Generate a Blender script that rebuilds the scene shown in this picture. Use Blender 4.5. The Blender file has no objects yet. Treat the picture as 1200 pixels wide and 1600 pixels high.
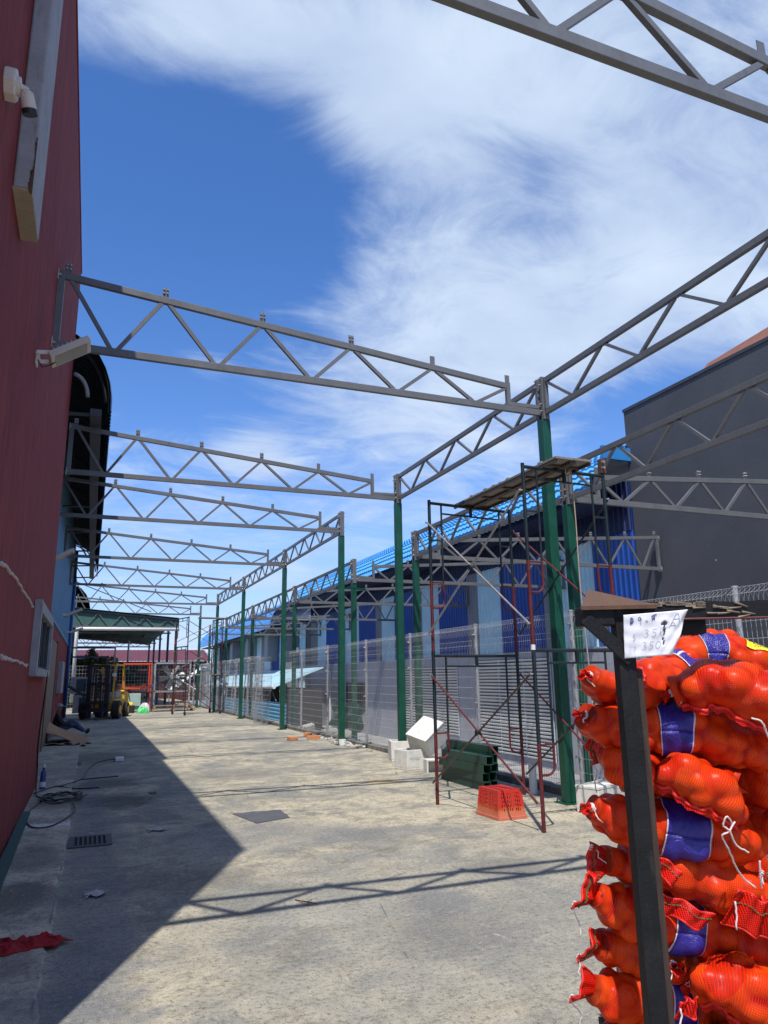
import bpy, bmesh, math, random
import numpy as np
from mathutils import Vector, Matrix
random.seed(7); np.random.seed(7)
S = bpy.context.scene
COL = S.collection
# ------------------------------------------------------------------ camera
H = 1.55
RX = Vector((0.928, -0.070, -0.366)); RY = Vector((-0.372, -0.212, -0.904)); RZ = Vector((-0.014, 0.975, -0.223))
RY.normalize(); RZ = (RZ - RZ.dot(RY) * RY).normalized(); RX = RY.cross(RZ)
ROT = Matrix((RX, RY, RZ))            # world = ROT @ camera space
F = 1120.0
cam_d = bpy.data.cameras.new('camera'); cam = bpy.data.objects.new('camera', cam_d); COL.objects.link(cam)
cam_d.sensor_fit = 'VERTICAL'; cam_d.sensor_height = 24.0; cam_d.lens = 24.0 * F / 1600.0
cam_d.clip_start = 0.05; cam_d.clip_end = 3000
M4 = ROT.to_4x4(); M4.translation = Vector((0, 0, H)); cam.matrix_world = M4
S.camera = cam
# ------------------------------------------------------------------ sun, sky
SUN_TRAVEL = Vector((2.05, 4.29, -8.4)).normalized()
elev = math.asin(-SUN_TRAVEL.z); azim = math.atan2(-SUN_TRAVEL.x, -SUN_TRAVEL.y)
sd = bpy.data.lights.new('sun', 'SUN'); sd.energy = 4.6; sd.angle = math.radians(0.53); sd.color = (1.0, 0.955, 0.89)
sun = bpy.data.objects.new('sun', sd); COL.objects.link(sun)
sun.rotation_euler = (-SUN_TRAVEL).to_track_quat('Z', 'Y').to_euler(); sun.location = (-6, -10, 30)
W = bpy.data.worlds.new('World'); S.world = W; W.use_nodes = True
S.view_settings.view_transform = 'Standard'; S.view_settings.look = 'None'
S.view_settings.exposure = 0.15; S.view_settings.gamma = 1.0; S.view_settings.use_curve_mapping = False

def cam_dir(x, y):
    return (ROT @ Vector(((x - 600.0), -(y - 800.0), -F))).normalized()

def build_world():
    nt = W.node_tree; N = nt.nodes; L = nt.links; N.clear()
    out = N.new('ShaderNodeOutputWorld'); bg = N.new('ShaderNodeBackground'); L.new(bg.outputs[0], out.inputs[0])
    sky = N.new('ShaderNodeTexSky'); sky.sky_type = 'NISHITA'; sky.sun_disc = False
    sky.sun_elevation = elev; sky.sun_rotation = azim % (2 * math.pi)
    sky.altitude = 50; sky.air_density = 1.0; sky.dust_density = 0.25; sky.ozone_density = 4.0
    bg.inputs[1].default_value = 0.10
    hs = N.new('ShaderNodeHueSaturation'); hs.inputs['Saturation'].default_value = 1.22; hs.inputs['Value'].default_value = 1.55
    L.new(sky.outputs[0], hs.inputs['Color'])
    tint = N.new('ShaderNodeMixRGB'); tint.blend_type = 'MULTIPLY'; tint.inputs[0].default_value = 1; tint.inputs[2].default_value = (1.13, 1.0, 1.14, 1); L.new(hs.outputs[0], tint.inputs[1])
    tc = N.new('ShaderNodeTexCoord')
    sep = N.new('ShaderNodeSeparateXYZ'); L.new(tc.outputs['Generated'], sep.inputs[0])
    def math_(op, a, b=None, clamp=False):
        m = N.new('ShaderNodeMath'); m.operation = op; m.use_clamp = clamp
        for i, v in enumerate((a, b)):
            if v is None: continue
            if isinstance(v, (int, float)): m.inputs[i].default_value = v
            else: L.new(v, m.inputs[i])
        return m.outputs[0]
    # cloud layer coordinates: the direction projected on a flat layer high above
    zc = math_('ADD', math_('MAXIMUM', sep.outputs[2], 0.0), 0.16)
    cx = math_('DIVIDE', sep.outputs[0], zc); cy = math_('DIVIDE', sep.outputs[1], zc)
    cmb = N.new('ShaderNodeCombineXYZ'); L.new(cx, cmb.inputs[0]); L.new(cy, cmb.inputs[1])
    def noise(scale, detail, rough, dist, mapping=None, off=(0, 0, 0)):
        mp = N.new('ShaderNodeMapping'); mp.inputs['Location'].default_value = off
        if mapping: mp.inputs['Scale'].default_value = mapping[0]; mp.inputs['Rotation'].default_value = mapping[1]
        L.new(cmb.outputs[0], mp.inputs[0])
        n = N.new('ShaderNodeTexNoise'); n.inputs['Scale'].default_value = scale; n.inputs['Detail'].default_value = detail
        n.inputs['Roughness'].default_value = rough; n.inputs['Distortion'].default_value = dist
        L.new(mp.outputs[0], n.inputs['Vector']); return n.outputs[0]
    def layer(p):
        d = cam_dir(*p); z = max(d.z, 0) + 0.16; return Vector((d.x / z, d.y / z, 0))
    # where the photograph's cloud banks lie in the cloud layer (centre, radius)
    cov = math_('ADD', math_('MULTIPLY', math_('SUBTRACT', noise(0.55, 3, 0.5, 0.0), 0.5), 1.1), 0.30)
    def blob(p, rad, amp, cov):
        c = layer(p); vm = N.new('ShaderNodeVectorMath'); vm.operation = 'DISTANCE'; vm.inputs[1].default_value = c
        L.new(cmb.outputs[0], vm.inputs[0])
        mr = N.new('ShaderNodeMapRange'); mr.interpolation_type = 'SMOOTHERSTEP'
        mr.inputs[1].default_value = 0; mr.inputs[2].default_value = rad; mr.inputs[3].default_value = amp; mr.inputs[4].default_value = 0
        L.new(vm.outputs['Value'], mr.inputs[0]); return math_('ADD', cov, mr.outputs[0])
    for p, r, a in CLOUDS: cov = blob(p, r, a, cov)
    wisps = noise(2.2, 10, 0.66, 1.3, ((1.0, 1.7, 1), (0, 0, 0.5)), (3, 1, 0))
    fine = noise(5.5, 8, 0.6, 0.4, None, (1, 7, 0))
    dens = math_('ADD', cov, math_('MULTIPLY', math_('SUBTRACT', wisps, 0.5), 2.0))
    dens = math_('ADD', dens, math_('MULTIPLY', math_('SUBTRACT', fine, 0.5), 0.7))
    mr = N.new('ShaderNodeMapRange'); mr.interpolation_type = 'SMOOTHSTEP'
    mr.inputs[1].default_value = -0.15; mr.inputs[2].default_value = 1.25; L.new(dens, mr.inputs[0])
    fac = math_('MULTIPLY', mr.outputs[0], 0.90)
    # cloud tone: bright with soft bluish-grey thick parts
    tone = N.new('ShaderNodeValToRGB'); e = tone.color_ramp.elements
    e[0].position = 0.30; e[0].color = (4.9, 6.0, 8.0, 1); e[1].position = 0.72; e[1].color = (7.2, 8.4, 9.8, 1)
    L.new(noise(2.3, 6, 0.55, 0.3, None, (9, 2, 0)), tone.inputs[0])
    mx = N.new('ShaderNodeMixRGB'); L.new(fac, mx.inputs[0]); L.new(tint.outputs[0], mx.inputs[1]); L.new(tone.outputs[0], mx.inputs[2])
    # distant haze towards the horizon
    hz = N.new('ShaderNodeMapRange'); hz.interpolation_type = 'SMOOTHSTEP'
    hz.inputs[1].default_value = 0.0; hz.inputs[2].default_value = 0.30; hz.inputs[3].default_value = 0.55; hz.inputs[4].default_value = 0.0
    L.new(sep.outputs[2], hz.inputs[0])
    m2 = N.new('ShaderNodeMixRGB'); m2.inputs[2].default_value = (3.0, 5.0, 8.6, 1)
    L.new(hz.outputs[0], m2.inputs[0]); L.new(mx.outputs[0], m2.inputs[1]); L.new(m2.outputs[0], bg.inputs[0])
CLOUDS = [((180, 20), .16, .45), ((300, 30), .16, .45), ((420, 50), .20, .70), ((600, 110), .22, .70), ((780, 80), .30, .60), ((700, 200), .25, .25), ((1150, 280), .62, .50), ((950, 330), .40, .25), ((1000, 100), .45, .25),
          ((740, 520), .48, .65), ((820, 560), .35, .40), ((1050, 480), .55, .55), ((300, 300), .42, -.75), ((200, 480), .5, -.65), ((430, 380), .28, -.20), ((660, 330), .28, .30), ((620, 220), .16, .15), ((600, 440), .25, .15), ((700, 300), .7, -.22),
          ((400, 715), .26, .75), ((320, 572), .12, .50), ((1050, 660), .5, -.8), ((640, 650), .42, .45), ((440, 905), .45, .6), ((740, 690), .4, .35),
          ((230, 620), .4, -.6), ((560, 790), .4, .05), ((560, 160), .12, .1)]
build_world()

# ------------------------------------------------------------------ helpers
def V(*a): return Vector(a[0]) if len(a) == 1 else Vector(a)
class MB:
    def __init__(s, o=(0, 0, 0)): s.o = Vector(o); s.v = []; s.f = []; s.uv = None; s.mi = []; s.cm = 0
    def add(s, vs, fs):
        n = len(s.v); s.v += [tuple(Vector(p) - s.o) for p in vs]; s.f += [tuple(i + n for i in f) for f in fs]; s.mi += [s.cm] * len(fs)
    def box(s, a, b):
        x0, y0, z0 = a; x1, y1, z1 = b
        if x0 > x1: x0, x1 = x1, x0
        if y0 > y1: y0, y1 = y1, y0
        if z0 > z1: z0, z1 = z1, z0
        s.add([(x0,y0,z0),(x1,y0,z0),(x1,y1,z0),(x0,y1,z0),(x0,y0,z1),(x1,y0,z1),(x1,y1,z1),(x0,y1,z1)],
              [(0,3,2,1),(4,5,6,7),(0,1,5,4),(1,2,6,5),(2,3,7,6),(3,0,4,7)]); return s
    def obox(s, c, ax, ay, az):      # centre and three half-axis vectors
        c = Vector(c); ax = Vector(ax); ay = Vector(ay); az = Vector(az)
        if ax.cross(ay).dot(az) < 0: az = -az
        vs = [c + i*ax + j*ay + k*az for k in (-1, 1) for j in (-1, 1) for i in (-1, 1)]
        s.add(vs, [(0,2,3,1),(4,5,7,6),(0,1,5,4),(1,3,7,5),(3,2,6,7),(2,0,4,6)]); return s
    def bar(s, p, q, w, h, side=(0, 1, 0)):   # rectangular bar p->q, w across 'side', h the other way
        p = Vector(p); q = Vector(q); d = (q - p); l = d.length; d.normalize()
        sd = Vector(side); sd = (sd - sd.dot(d) * d)
        if sd.length < 1e-4: sd = Vector((1, 0, 0)) - d.x * d
        sd.normalize(); up = d.cross(sd)
        return s.obox((p + q) / 2, d * l / 2, sd * w / 2, up * h / 2)
    def tube(s, pts, r, n=8, cap=True, closed=False):
        pts = [Vector(p) for p in pts]; m = len(pts)
        rs = r if isinstance(r, (list, tuple)) else [r] * m
        rings = []; up = None
        for i, p in enumerate(pts):
            a = pts[i - 1] if i else (pts[-1] if closed else p); b = pts[i + 1] if i < m - 1 else (pts[0] if closed else p)
            d = (b - a).normalized() if (b - a).length > 1e-9 else Vector((0, 0, 1))
            if up is None:
                up = Vector((0, 0, 1)) if abs(d.z) < .9 else Vector((1, 0, 0))
            x = up.cross(d)
            if x.length < 1e-5: x = Vector((0, 1, 0)).cross(d)
            x.normalize(); y = d.cross(x); up = y
            rings.append([p + rs[i] * (math.cos(2*math.pi*k/n) * x + math.sin(2*math.pi*k/n) * y) for k in range(n)])
        vs = [v for rg in rings for v in rg]; fs = []
        for i in range(m - (0 if closed else 1)):
            j = (i + 1) % m
            for k in range(n):
                k2 = (k + 1) % n; fs.append((i*n+k, i*n+k2, j*n+k2, j*n+k))
        if cap and not closed:
            fs.append(tuple(range(n))[::-1]); fs.append(tuple((m-1)*n + k for k in range(n)))
        s.add(vs, fs); return s
    def prism(s, poly, a, b):        # poly: list of 3D points; extruded by vector b-a
        d = Vector(b) - Vector(a); n = len(poly); P = [Vector(p) for p in poly]
        s.add(P + [p + d for p in P], [tuple(range(n))[::-1], tuple(range(n, 2*n))] + [(i, (i+1) % n, (i+1) % n + n, i + n) for i in range(n)]); return s
    def grid(s, fn, nu, nv, closeu=False, closev=False):
        vs = [fn(i, j) for i in range(nu) for j in range(nv)]
        fs = []
        for i in range(nu if closeu else nu - 1):
            for j in range(nv if closev else nv - 1):
                a = i*nv + j; b = ((i+1) % nu)*nv + j; c = ((i+1) % nu)*nv + (j+1) % nv; d = i*nv + (j+1) % nv
                fs.append((a, b, c, d))
        s.add(vs, fs); return s
    def disc(s, c, nrm, r, t, n=16):
        nrm = Vector(nrm).normalized(); c = Vector(c); return s.tube([c - nrm*t/2, c + nrm*t/2], r, n)
    def mesh(s, name, mats, smooth=False):
        me = bpy.data.meshes.new(name); me.from_pydata(s.v, [], s.f)
        for m in (mats if isinstance(mats, (list, tuple)) else [mats]): me.materials.append(m)
        if len(me.materials) > 1: me.polygons.foreach_set('material_index', s.mi)
        if smooth:
            me.polygons.foreach_set('use_smooth', [True] * len(me.polygons))
        me.update(); return me
    def build(s, name, mats, parent=None, smooth=False, bevel=0, label=None, kind=None, noorg=False):
        me = s.mesh(name, mats, smooth)
        if smooth == 'auto': me.set_sharp_from_angle(angle=math.radians(35))
        o = bpy.data.objects.new(name, me); COL.objects.link(o)
        if parent is not None:
            o.parent = parent; o.location = s.o - parent_origin(parent)
        else: o.location = s.o
        if bevel:
            b = o.modifiers.new('bevel', 'BEVEL'); b.width = bevel; b.segments = 2; b.limit_method = 'ANGLE'
        if label: o['label'] = label
        if kind: o['kind'] = kind
        return o
def parent_origin(o):
    p = Vector((0, 0, 0))
    while o is not None: p = p + Vector(o.location); o = o.parent
    return p
def thing(name, loc, label, cat, group=None):
    o = bpy.data.objects.new(name, None); COL.objects.link(o); o.location = Vector(loc); o.empty_display_size = .2
    o['label'] = label; o['category'] = cat
    if group: o['group'] = group
    return o
def tag(o, label, cat, group=None):
    o['label'] = label; o['category'] = cat
    if group: o['group'] = group
    return o
def struct(o): o['kind'] = 'structure'; return o
def at(x, y, Y):
    d = cam_dir(x, y); return Vector((0, 0, H)) + d * (Y / d.y)
def atX(x, y, X):
    d = cam_dir(x, y); return Vector((0, 0, H)) + d * (X / d.x)
def atG(x, y, Z=0):
    d = cam_dir(x, y); return Vector((0, 0, H)) + d * ((Z - H) / d.z)
FW = ROT @ Vector((0, 0, -1))
def atD(x, y, D):
    d = cam_dir(x, y); return Vector((0, 0, H)) + d * (D / d.dot(FW))

# ------------------------------------------------------------------ materials
class MT:
    def __init__(s, name):
        s.m = bpy.data.materials.new(name); s.m.use_nodes = True; s.nt = s.m.node_tree; s.N = s.nt.nodes; s.L = s.nt.links
        s.b = s.N['Principled BSDF']; s._c = None
    def coord(s, kind='Object'):
        n = s.N.new('ShaderNodeTexCoord'); return n.outputs[kind]
    def world(s):
        return s.N.new('ShaderNodeNewGeometry').outputs['Position']
    def mapping(s, src, scale=(1, 1, 1), rot=(0, 0, 0), loc=(0, 0, 0)):
        m = s.N.new('ShaderNodeMapping'); m.inputs['Scale'].default_value = scale; m.inputs['Rotation'].default_value = rot; m.inputs['Location'].default_value = loc
        s.L.new(src, m.inputs[0]); return m.outputs[0]
    def noise(s, src, scale, detail=5, rough=.55, dist=0):
        n = s.N.new('ShaderNodeTexNoise'); n.inputs['Scale'].default_value = scale; n.inputs['Detail'].default_value = detail
        n.inputs['Roughness'].default_value = rough; n.inputs['Distortion'].default_value = dist; s.L.new(src, n.inputs['Vector']); return n.outputs[0]
    def wave(s, src, scale, dist=0, axis='X', prof='SIN'):
        n = s.N.new('ShaderNodeTexWave'); n.bands_direction = axis; n.wave_profile = prof
        n.inputs['Scale'].default_value = scale; n.inputs['Distortion'].default_value = dist; s.L.new(src, n.inputs['Vector']); return n.outputs['Fac']
    def voro(s, src, scale, feat='F1', out='Distance'):
        n = s.N.new('ShaderNodeTexVoronoi'); n.feature = feat; n.inputs['Scale'].default_value = scale; s.L.new(src, n.inputs['Vector']); return n.outputs[out]
    def ramp(s, fac, stops):
        r = s.N.new('ShaderNodeValToRGB'); e = r.color_ramp.elements
        while len(e) < len(stops): e.new(0.5)
        for i, (p, c) in enumerate(stops):
            e[i].position = p; e[i].color = tuple(c) + (1,) if not isinstance(c, (int, float)) else (c, c, c, 1)
        s.L.new(fac, r.inputs[0]); return r.outputs[0]
    def mix(s, fac, a, b, mode='MIX'):
        m = s.N.new('ShaderNodeMixRGB'); m.blend_type = mode
        for i, v in zip((0, 1, 2), (fac, a, b)):
            if isinstance(v, (int, float)): m.inputs[i].default_value = v
            elif isinstance(v, tuple): m.inputs[i].default_value = v + (1,)
            else: s.L.new(v, m.inputs[i])
        return m.outputs[0]
    def math(s, op, a, b=None, clamp=False):
        m = s.N.new('ShaderNodeMath'); m.operation = op; m.use_clamp = clamp
        for i, v in enumerate((a, b)):
            if v is None: continue
            if isinstance(v, (int, float)): m.inputs[i].default_value = v
            else: s.L.new(v, m.inputs[i])
        return m.outputs[0]
    def col(s, v): 
        if isinstance(v, tuple): s.b.inputs['Base Color'].default_value = v + (1,)
        else: s.L.new(v, s.b.inputs['Base Color'])
        return s
    def rough(s, v):
        if isinstance(v, (int, float)): s.b.inputs['Roughness'].default_value = v
        else: s.L.new(v, s.b.inputs['Roughness'])
        return s
    def spec(s, v): s.b.inputs['Specular IOR Level'].default_value = v; return s
    def metal(s, v): s.b.inputs['Metallic'].default_value = v; return s
    def bump(s, h, strength=.3, dist=.01):
        b = s.N.new('ShaderNodeBump'); b.inputs['Strength'].default_value = strength; b.inputs['Distance'].default_value = dist
        s.L.new(h, b.inputs['Height']); s.L.new(b.outputs[0], s.b.inputs['Normal']); return s
def paint(name, c, rough=.45, var=.18, scale=6, metal=0, dirt=None, bump=.08, spec=.5):
    t = MT(name); w = t.world(); n = t.noise(w, scale, 6, .6); f = t.noise(w, scale * 11, 4, .6)
    a = tuple(x * (1 - var) for x in c); b = tuple(min(1, x * (1 + var)) for x in c)
    base = t.ramp(n, [(.3, a), (.7, b)])
    if dirt:
        dm = t.ramp(t.noise(t.mapping(w, (1, 1, .35)), scale * 1.7, 8, .7, .4), [(.56, 0.0), (.72, 1.0)])
        base = t.mix(dm, base, dirt)
    base = t.mix(t.math('MULTIPLY', t.ramp(f, [(.35, 1.0), (.5, 0.0)]), .25), base, tuple(x * .6 for x in c))
    t.col(base).rough(t.math('ADD', t.math('MULTIPLY', n, .25), rough - .12)).metal(metal).spec(spec)
    if bump: t.bump(f, bump, .004)
    return t.m
M = {}
# yard concrete: pale tan and grey patches, stains, worn aggregate
def m_concrete(name, light, dark, stains=(), cov=1.0):
    t = MT(name); w = t.world(); D_ = tuple(x * .55 for x in dark)
    big = t.noise(w, .38, 5, .6, .6); pat = t.noise(w, 1.35, 10, .68, .5); pat2 = t.noise(t.mapping(w, (1, 1, 1), (0, 0, 0), (7, 3, 0)), 3.4, 12, .80, .5); fine = t.noise(w, 30, 8, .78); grit = t.voro(w, 130); speck = t.noise(w, 120, 3, .6)
    str_ = t.noise(t.mapping(w, (.8, 1.25, 1), (0, 0, .25)), 3.4, 12, .80, .7)
    base = t.ramp(t.math('ADD', t.math('MULTIPLY', big, .5), t.math('MULTIPLY', pat, .5)), [(.44, dark), (.55, light)])
    base = t.mix(t.math('MULTIPLY', t.ramp(pat2, [(.48, 0.0), (.58, 1.0)]), .62), base, D_)
    base = t.mix(t.math('MULTIPLY', t.ramp(pat, [(.40, 1.0), (.47, 0.0)]), .5), base, (dark[0] * .72, dark[1] * .76, dark[2] * .86))
    base = t.mix(t.math('MULTIPLY', t.ramp(str_, [(.50, 0.0), (.60, 1.0)]), .40), base, D_)
    base = t.mix(t.math('MULTIPLY', t.ramp(str_, [(.36, 1.0), (.46, 0.0)]), .45), base, tuple(min(1, x * 1.28) for x in light))
    for (x, y, rx, ry, c, a) in stains:      # spilt paint and oil, ragged outlines
        sep = t.N.new('ShaderNodeVectorMath'); sep.operation = 'LENGTH'; m = t.mapping(w, (1 / rx, 1 / ry, 0), (0, 0, 0), (-x / rx, -y / ry, 0)); t.L.new(m, sep.inputs[0])
        d = t.math('ADD', sep.outputs['Value'], t.math('MULTIPLY', t.math('SUBTRACT', pat2, .5), 3.2)); base = t.mix(t.math('MULTIPLY', t.ramp(d, [(.55, 1.0), (.95, 0.0)]), a), base, c)
    base = t.mix(t.math('MULTIPLY', t.ramp(fine, [(.38, 1.0), (.49, 0.0)]), .78), base, tuple(x * .38 for x in dark))
    base = t.mix(t.math('MULTIPLY', t.ramp(fine, [(.56, 0.0), (.68, 1.0)]), .35), base, tuple(min(1, x * 1.4) for x in light))
    base = t.mix(t.math('MULTIPLY', t.ramp(speck, [(.60, 0.0), (.67, 1.0)]), .55), base, (.60, .56, .48))
    base = t.mix(t.math('MULTIPLY', t.ramp(speck, [(.33, 1.0), (.39, 0.0)]), .55), base, (.07, .065, .055))
    sc = t.math('MULTIPLY', t.ramp(t.noise(t.mapping(w, (1.6, 1.1, 1), (0, 0, .6)), 1.9, 12, .82, 1.8), [(.62, 0.0), (.65, 1.0), (.68, 0.0)]), t.ramp(fine, [(.42, 0.0), (.52, .75)]))
    base = t.mix(sc, base, (.66, .62, .54))
    crack = t.math('MULTIPLY', t.ramp(t.voro(t.mapping(w, (1, 1, 1)), .42, 'DISTANCE_TO_EDGE'), [(0.0, 1.0), (.0035, 0.0)]), t.ramp(t.noise(w, 1.1), [(.52, 0.0), (.60, .6)]))
    base = t.mix(crack, base, (.05, .045, .04))
    t.col(base).rough(.86).spec(.28)
    t.bump(t.math('ADD', t.math('MULTIPLY', fine, .8), t.math('MULTIPLY', grit, .5)), .7, .007)
    return t.m
M['yard'] = m_concrete('yard_concrete', (.50, .44, .31), (.275, .262, .215), stains=((3.0, 4.6, 3.0, 2.6, (.26, .255, .225), .50), (1.6, 7.6, 1.3, .8, (.24, .235, .215), .5), (.45, 10.6, .55, .8, (.035, .045, .04), .8), (.35, 12.4, .6, .7, (.04, .05, .045), .75), (.8, 6.3, .7, .5, (.10, .095, .08), .45), (.14, 7, .30, 9.0, (.13, .14, .16), .55), (2.9, 7.2, 1.1, .35, (.15, .155, .16), .5), (2.4, 5.0, .35, .3, (.14, .145, .155), .6), (.3, 16.5, .8, 1.4, (.07, .065, .06), .6), (3.3, 5.6, .5, .35, (.10, .10, .10), .55), (2.2, 4.4, .5, .5, (.12, .12, .12), .45), (1.7, 20, 1.2, 1.2, (.12, .11, .10), .5), (4.2, 10.6, .35, .3, (.30, .19, .07), .6), (3.5, 26, 1.6, 1.2, (.14, .13, .12), .5), (2.3, 12.5, .9, .8, (.14, .135, .125), .5), (1.6, 5.1, .5, .4, (.60, .56, .48), .10)))
M['apron'] = m_concrete('apron_concrete', (.56, .48, .37), (.36, .32, .26), stains=((-.4, 6.3, .35, .5, (.10, .09, .07), .7), (-.35, 7.6, .3, .6, (.12, .11, .09), .6), (-.4, 4.9, .3, .4, (.12, .11, .09), .5), (-.3, 10.8, .4, .8, (.13, .12, .10), .6), (-.4, 9.15, .5, .12, (.75, .75, .74), .8)))
M['nground'] = m_concrete('neighbour_concrete', (.40, .39, .37), (.30, .30, .29))
M['kerb'] = m_concrete('kerb_concrete', (.25, .24, .21), (.12, .12, .11))
def m_redwall():
    t = MT('red_textured_paint'); w = t.world()
    st = t.noise(t.mapping(w, (1.6, 1.6, .45)), 3.4, 12, .80, .9); big = t.noise(w, .7, 6, .6, .5); fn = t.noise(t.mapping(w, (1, 1, .45)), 48, 8, .8)
    base = t.ramp(st, [(.30, (.135, .013, .015)), (.68, (.36, .058, .055))])
    base = t.mix(t.math('MULTIPLY', t.ramp(big, [(.4, 0.0), (.65, 1.0)]), .35), base, (.17, .022, .03))
    base = t.mix(t.math('MULTIPLY', t.ramp(fn, [(.55, 0.0), (.7, 1.0)]), .35), base, (.42, .12, .12))
    dr = t.math('MULTIPLY', t.ramp(t.noise(t.mapping(w, (3, 3, .16)), 4.5, 10, .8, .5), [(.58, 0.0), (.66, 1.0)]), .45)
    base = t.mix(dr, base, (.08, .015, .02))
    t.col(base).rough(.8).spec(.3); t.bump(fn, .9, .014); return t.m
M['red'] = m_redwall()
M['render'] = paint('grey_render', (.33, .33, .35), .85, .15, 5, dirt=(.2, .19, .18), bump=.5)
M['render_tan'] = paint('bare_render', (.36, .30, .22), .9, .15, 6, dirt=(.2, .17, .13), bump=.6)
M['steel'] = paint('grey_steel_paint', (.125, .128, .132), .42, .12, 3, dirt=(.10, .092, .085), bump=.03)
M['steel_dark'] = paint('dark_steel_paint', (.045, .05, .06), .5, .2, 5)
M['green'] = paint('green_steel_paint', (.005, .066, .040), .38, .22, 4, dirt=(.02, .10, .07), bump=.06)
M['greenpile'] = paint('green_tube_paint', (.016, .060, .042), .45, .25, 5, dirt=(.05, .06, .05), bump=.06)
M['galv'] = paint('galvanised_wire', (.42, .43, .44), .45, .12, 8, metal=.35, bump=0)
M['bolt'] = paint('zinc_bolt', (.55, .55, .55), .3, .1, 20, metal=.7, bump=0)
M['darkwall'] = None
def m_darkwall():
    t = MT('charcoal_render'); w = t.world(); n = t.noise(w, .5, 6, .6, .4); f = t.noise(w, 18, 6, .7); s_ = t.noise(t.mapping(w, (1, 1, 3)), 1.2, 9, .7, .8)
    base = t.ramp(n, [(.3, (.052, .055, .064)), (.7, (.078, .080, .090))])
    base = t.mix(t.math('MULTIPLY', t.ramp(s_, [(.60, 0.0), (.68, 1.0)]), .45), base, (.095, .09, .09))
    sp = t.ramp(t.voro(w, 1.1), [(.018, 1.0), (.03, 0.0)])
    base = t.mix(t.math('MULTIPLY', sp, .8), base, (.4, .4, .4))
    t.col(base).rough(.8); t.bump(f, .4, .01); return t.m
M['darkwall'] = m_darkwall()
M['blue'] = paint('royal_blue_cladding', (.010, .062, .30), .4, .12, 2, bump=.03)
M['pale'] = paint('pale_blue_cladding', (.46, .68, .76), .42, .08, 2, bump=.03)
M['greyclad'] = paint('grey_cladding', (.22, .23, .25), .5, .1, 2, bump=.03)
M['greywall'] = paint('neighbour_grey_wall', (.36, .365, .40), .7, .08, 1.5, dirt=(.21, .21, .23), bump=.2)
M['blueroof'] = paint('blue_tile_roof', (.10, .38, .72), .35, .12, 2.5, bump=.03)
M['darkblue'] = paint('dark_blue_soffit_and_shade', (.008, .016, .07), .6, .2, 2, bump=.03)
M['leftblue'] = paint('left_blue_cladding', (.13, .27, .42), .5, .12, 3, dirt=(.1, .2, .33), bump=.05)
M['white'] = paint('white_paint', (.70, .70, .68), .5, .06, 5, dirt=(.55, .54, .5), bump=.05)
M['black'] = paint('black_part', (.015, .015, .017), .5, .3, 10, bump=.05)
M['rubber'] = paint('tyre_rubber', (.018, .018, .018), .85, .3, 12, bump=.2)
M['scafred'] = paint('scaffold_red_oxide', (.105, .012, .015), .48, .3, 14, dirt=(.07, .03, .022), bump=.15)
M['scafdark'] = paint('scaffold_dark_green', (.008, .018, .022), .4, .3, 12, dirt=(.04, .035, .03), bump=.1)
M['scafsteel'] = paint('scaffold_bare_steel', (.38, .36, .34), .35, .2, 15, metal=.5, dirt=(.18, .12, .09), bump=.1)
M['rust'] = paint('rusty_steel', (.095, .043, .022), .7, .3, 14, dirt=(.07, .04, .03), bump=.4)
M['brownbar'] = paint('brown_brace', (.07, .05, .045), .5, .3, 14, dirt=(.12, .08, .06), bump=.2)
def m_wood(name, a, b, sc=8):
    t = MT(name); w = t.coord('Object'); g = t.noise(t.mapping(w, (14, 14, 1.2)), sc, 9, .7, .6); n = t.noise(w, 3, 5, .6)
    base = t.ramp(g, [(.3, a), (.7, b)]); base = t.mix(t.math('MULTIPLY', t.ramp(n, [(.4, 0.), (.7, 1.)]), .4), base, tuple(x * .5 for x in a))
    t.col(base).rough(.85); t.bump(g, .5, .01); return t.m
M['plank'] = m_wood('weathered_plank', (.12, .11, .095), (.36, .33, .28), 5)
M['woodbrown'] = m_wood('brown_wood', (.10, .055, .03), (.26, .15, .08), 5)
M['doorbrown'] = paint('brown_door_sheet', (.20, .135, .10), .7, .15, 4, bump=.2)
# ================================================================== GROUND
WX = -0.62        # face of the red wall
RXW = -0.95       # face of the recessed warehouse wall
def ground():
    b = MB(); b.add([(-1500, -1500, -1.30), (1500, -1500, -1.30), (1500, 1500, -1.30), (-1500, 1500, -1.30)], [(0, 1, 2, 3)])
    struct(b.build('ground', M['nground']))
    b = MB(); b.box((-30, -12, -1.6), (6.42, 75, 0.0)); struct(b.build('yard_floor', M['yard']))
    b = MB(); b.box((6.42, -12, -1.29), (12.8, 75, -1.2)); struct(b.build('neighbour_pavement', M['nground']))
    # slightly raised apron strip along the wall, with a ragged broken edge
    b = MB(); ys = np.arange(-2, 30.01, .15); rs = np.random.RandomState(3)
    xs = [-0.115 + .012 * rs.randn() + .015 * math.sin(y * .9) for y in ys]
    L = [(-.95, y) for y in ys]; R_ = list(zip(xs, ys)); n = len(ys)
    vs = [(x, y, .018) for x, y in L] + [(x, y, .018) for x, y in R_] + [(x + .012, y, .0) for x, y in R_]
    fs = [(i, n + i, n + i + 1, i + 1) for i in range(n - 1)] + [(n + i, 2*n + i, 2*n + i + 1, n + i + 1) for i in range(n - 1)]
    b.add(vs, fs); struct(b.build('wall_apron', M['apron']))
    # kerb below the fence: separate cast lengths with dirty joints
    k = bpy.data.objects.new('fence_kerb', None); COL.objects.link(k); k.location = (5.88, 3, 0); k['kind'] = 'structure'
    y = 1.0
    while y < 46:
        l = 2.4; b = MB((5.88, y, 0)); b.box((5.80, y + .008, -.05), (5.96, y + l - .008, .085 + .01 * rs.rand())); b.build('kerb_length', M['kerb'], k, bevel=.008); y += l
ground()

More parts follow.
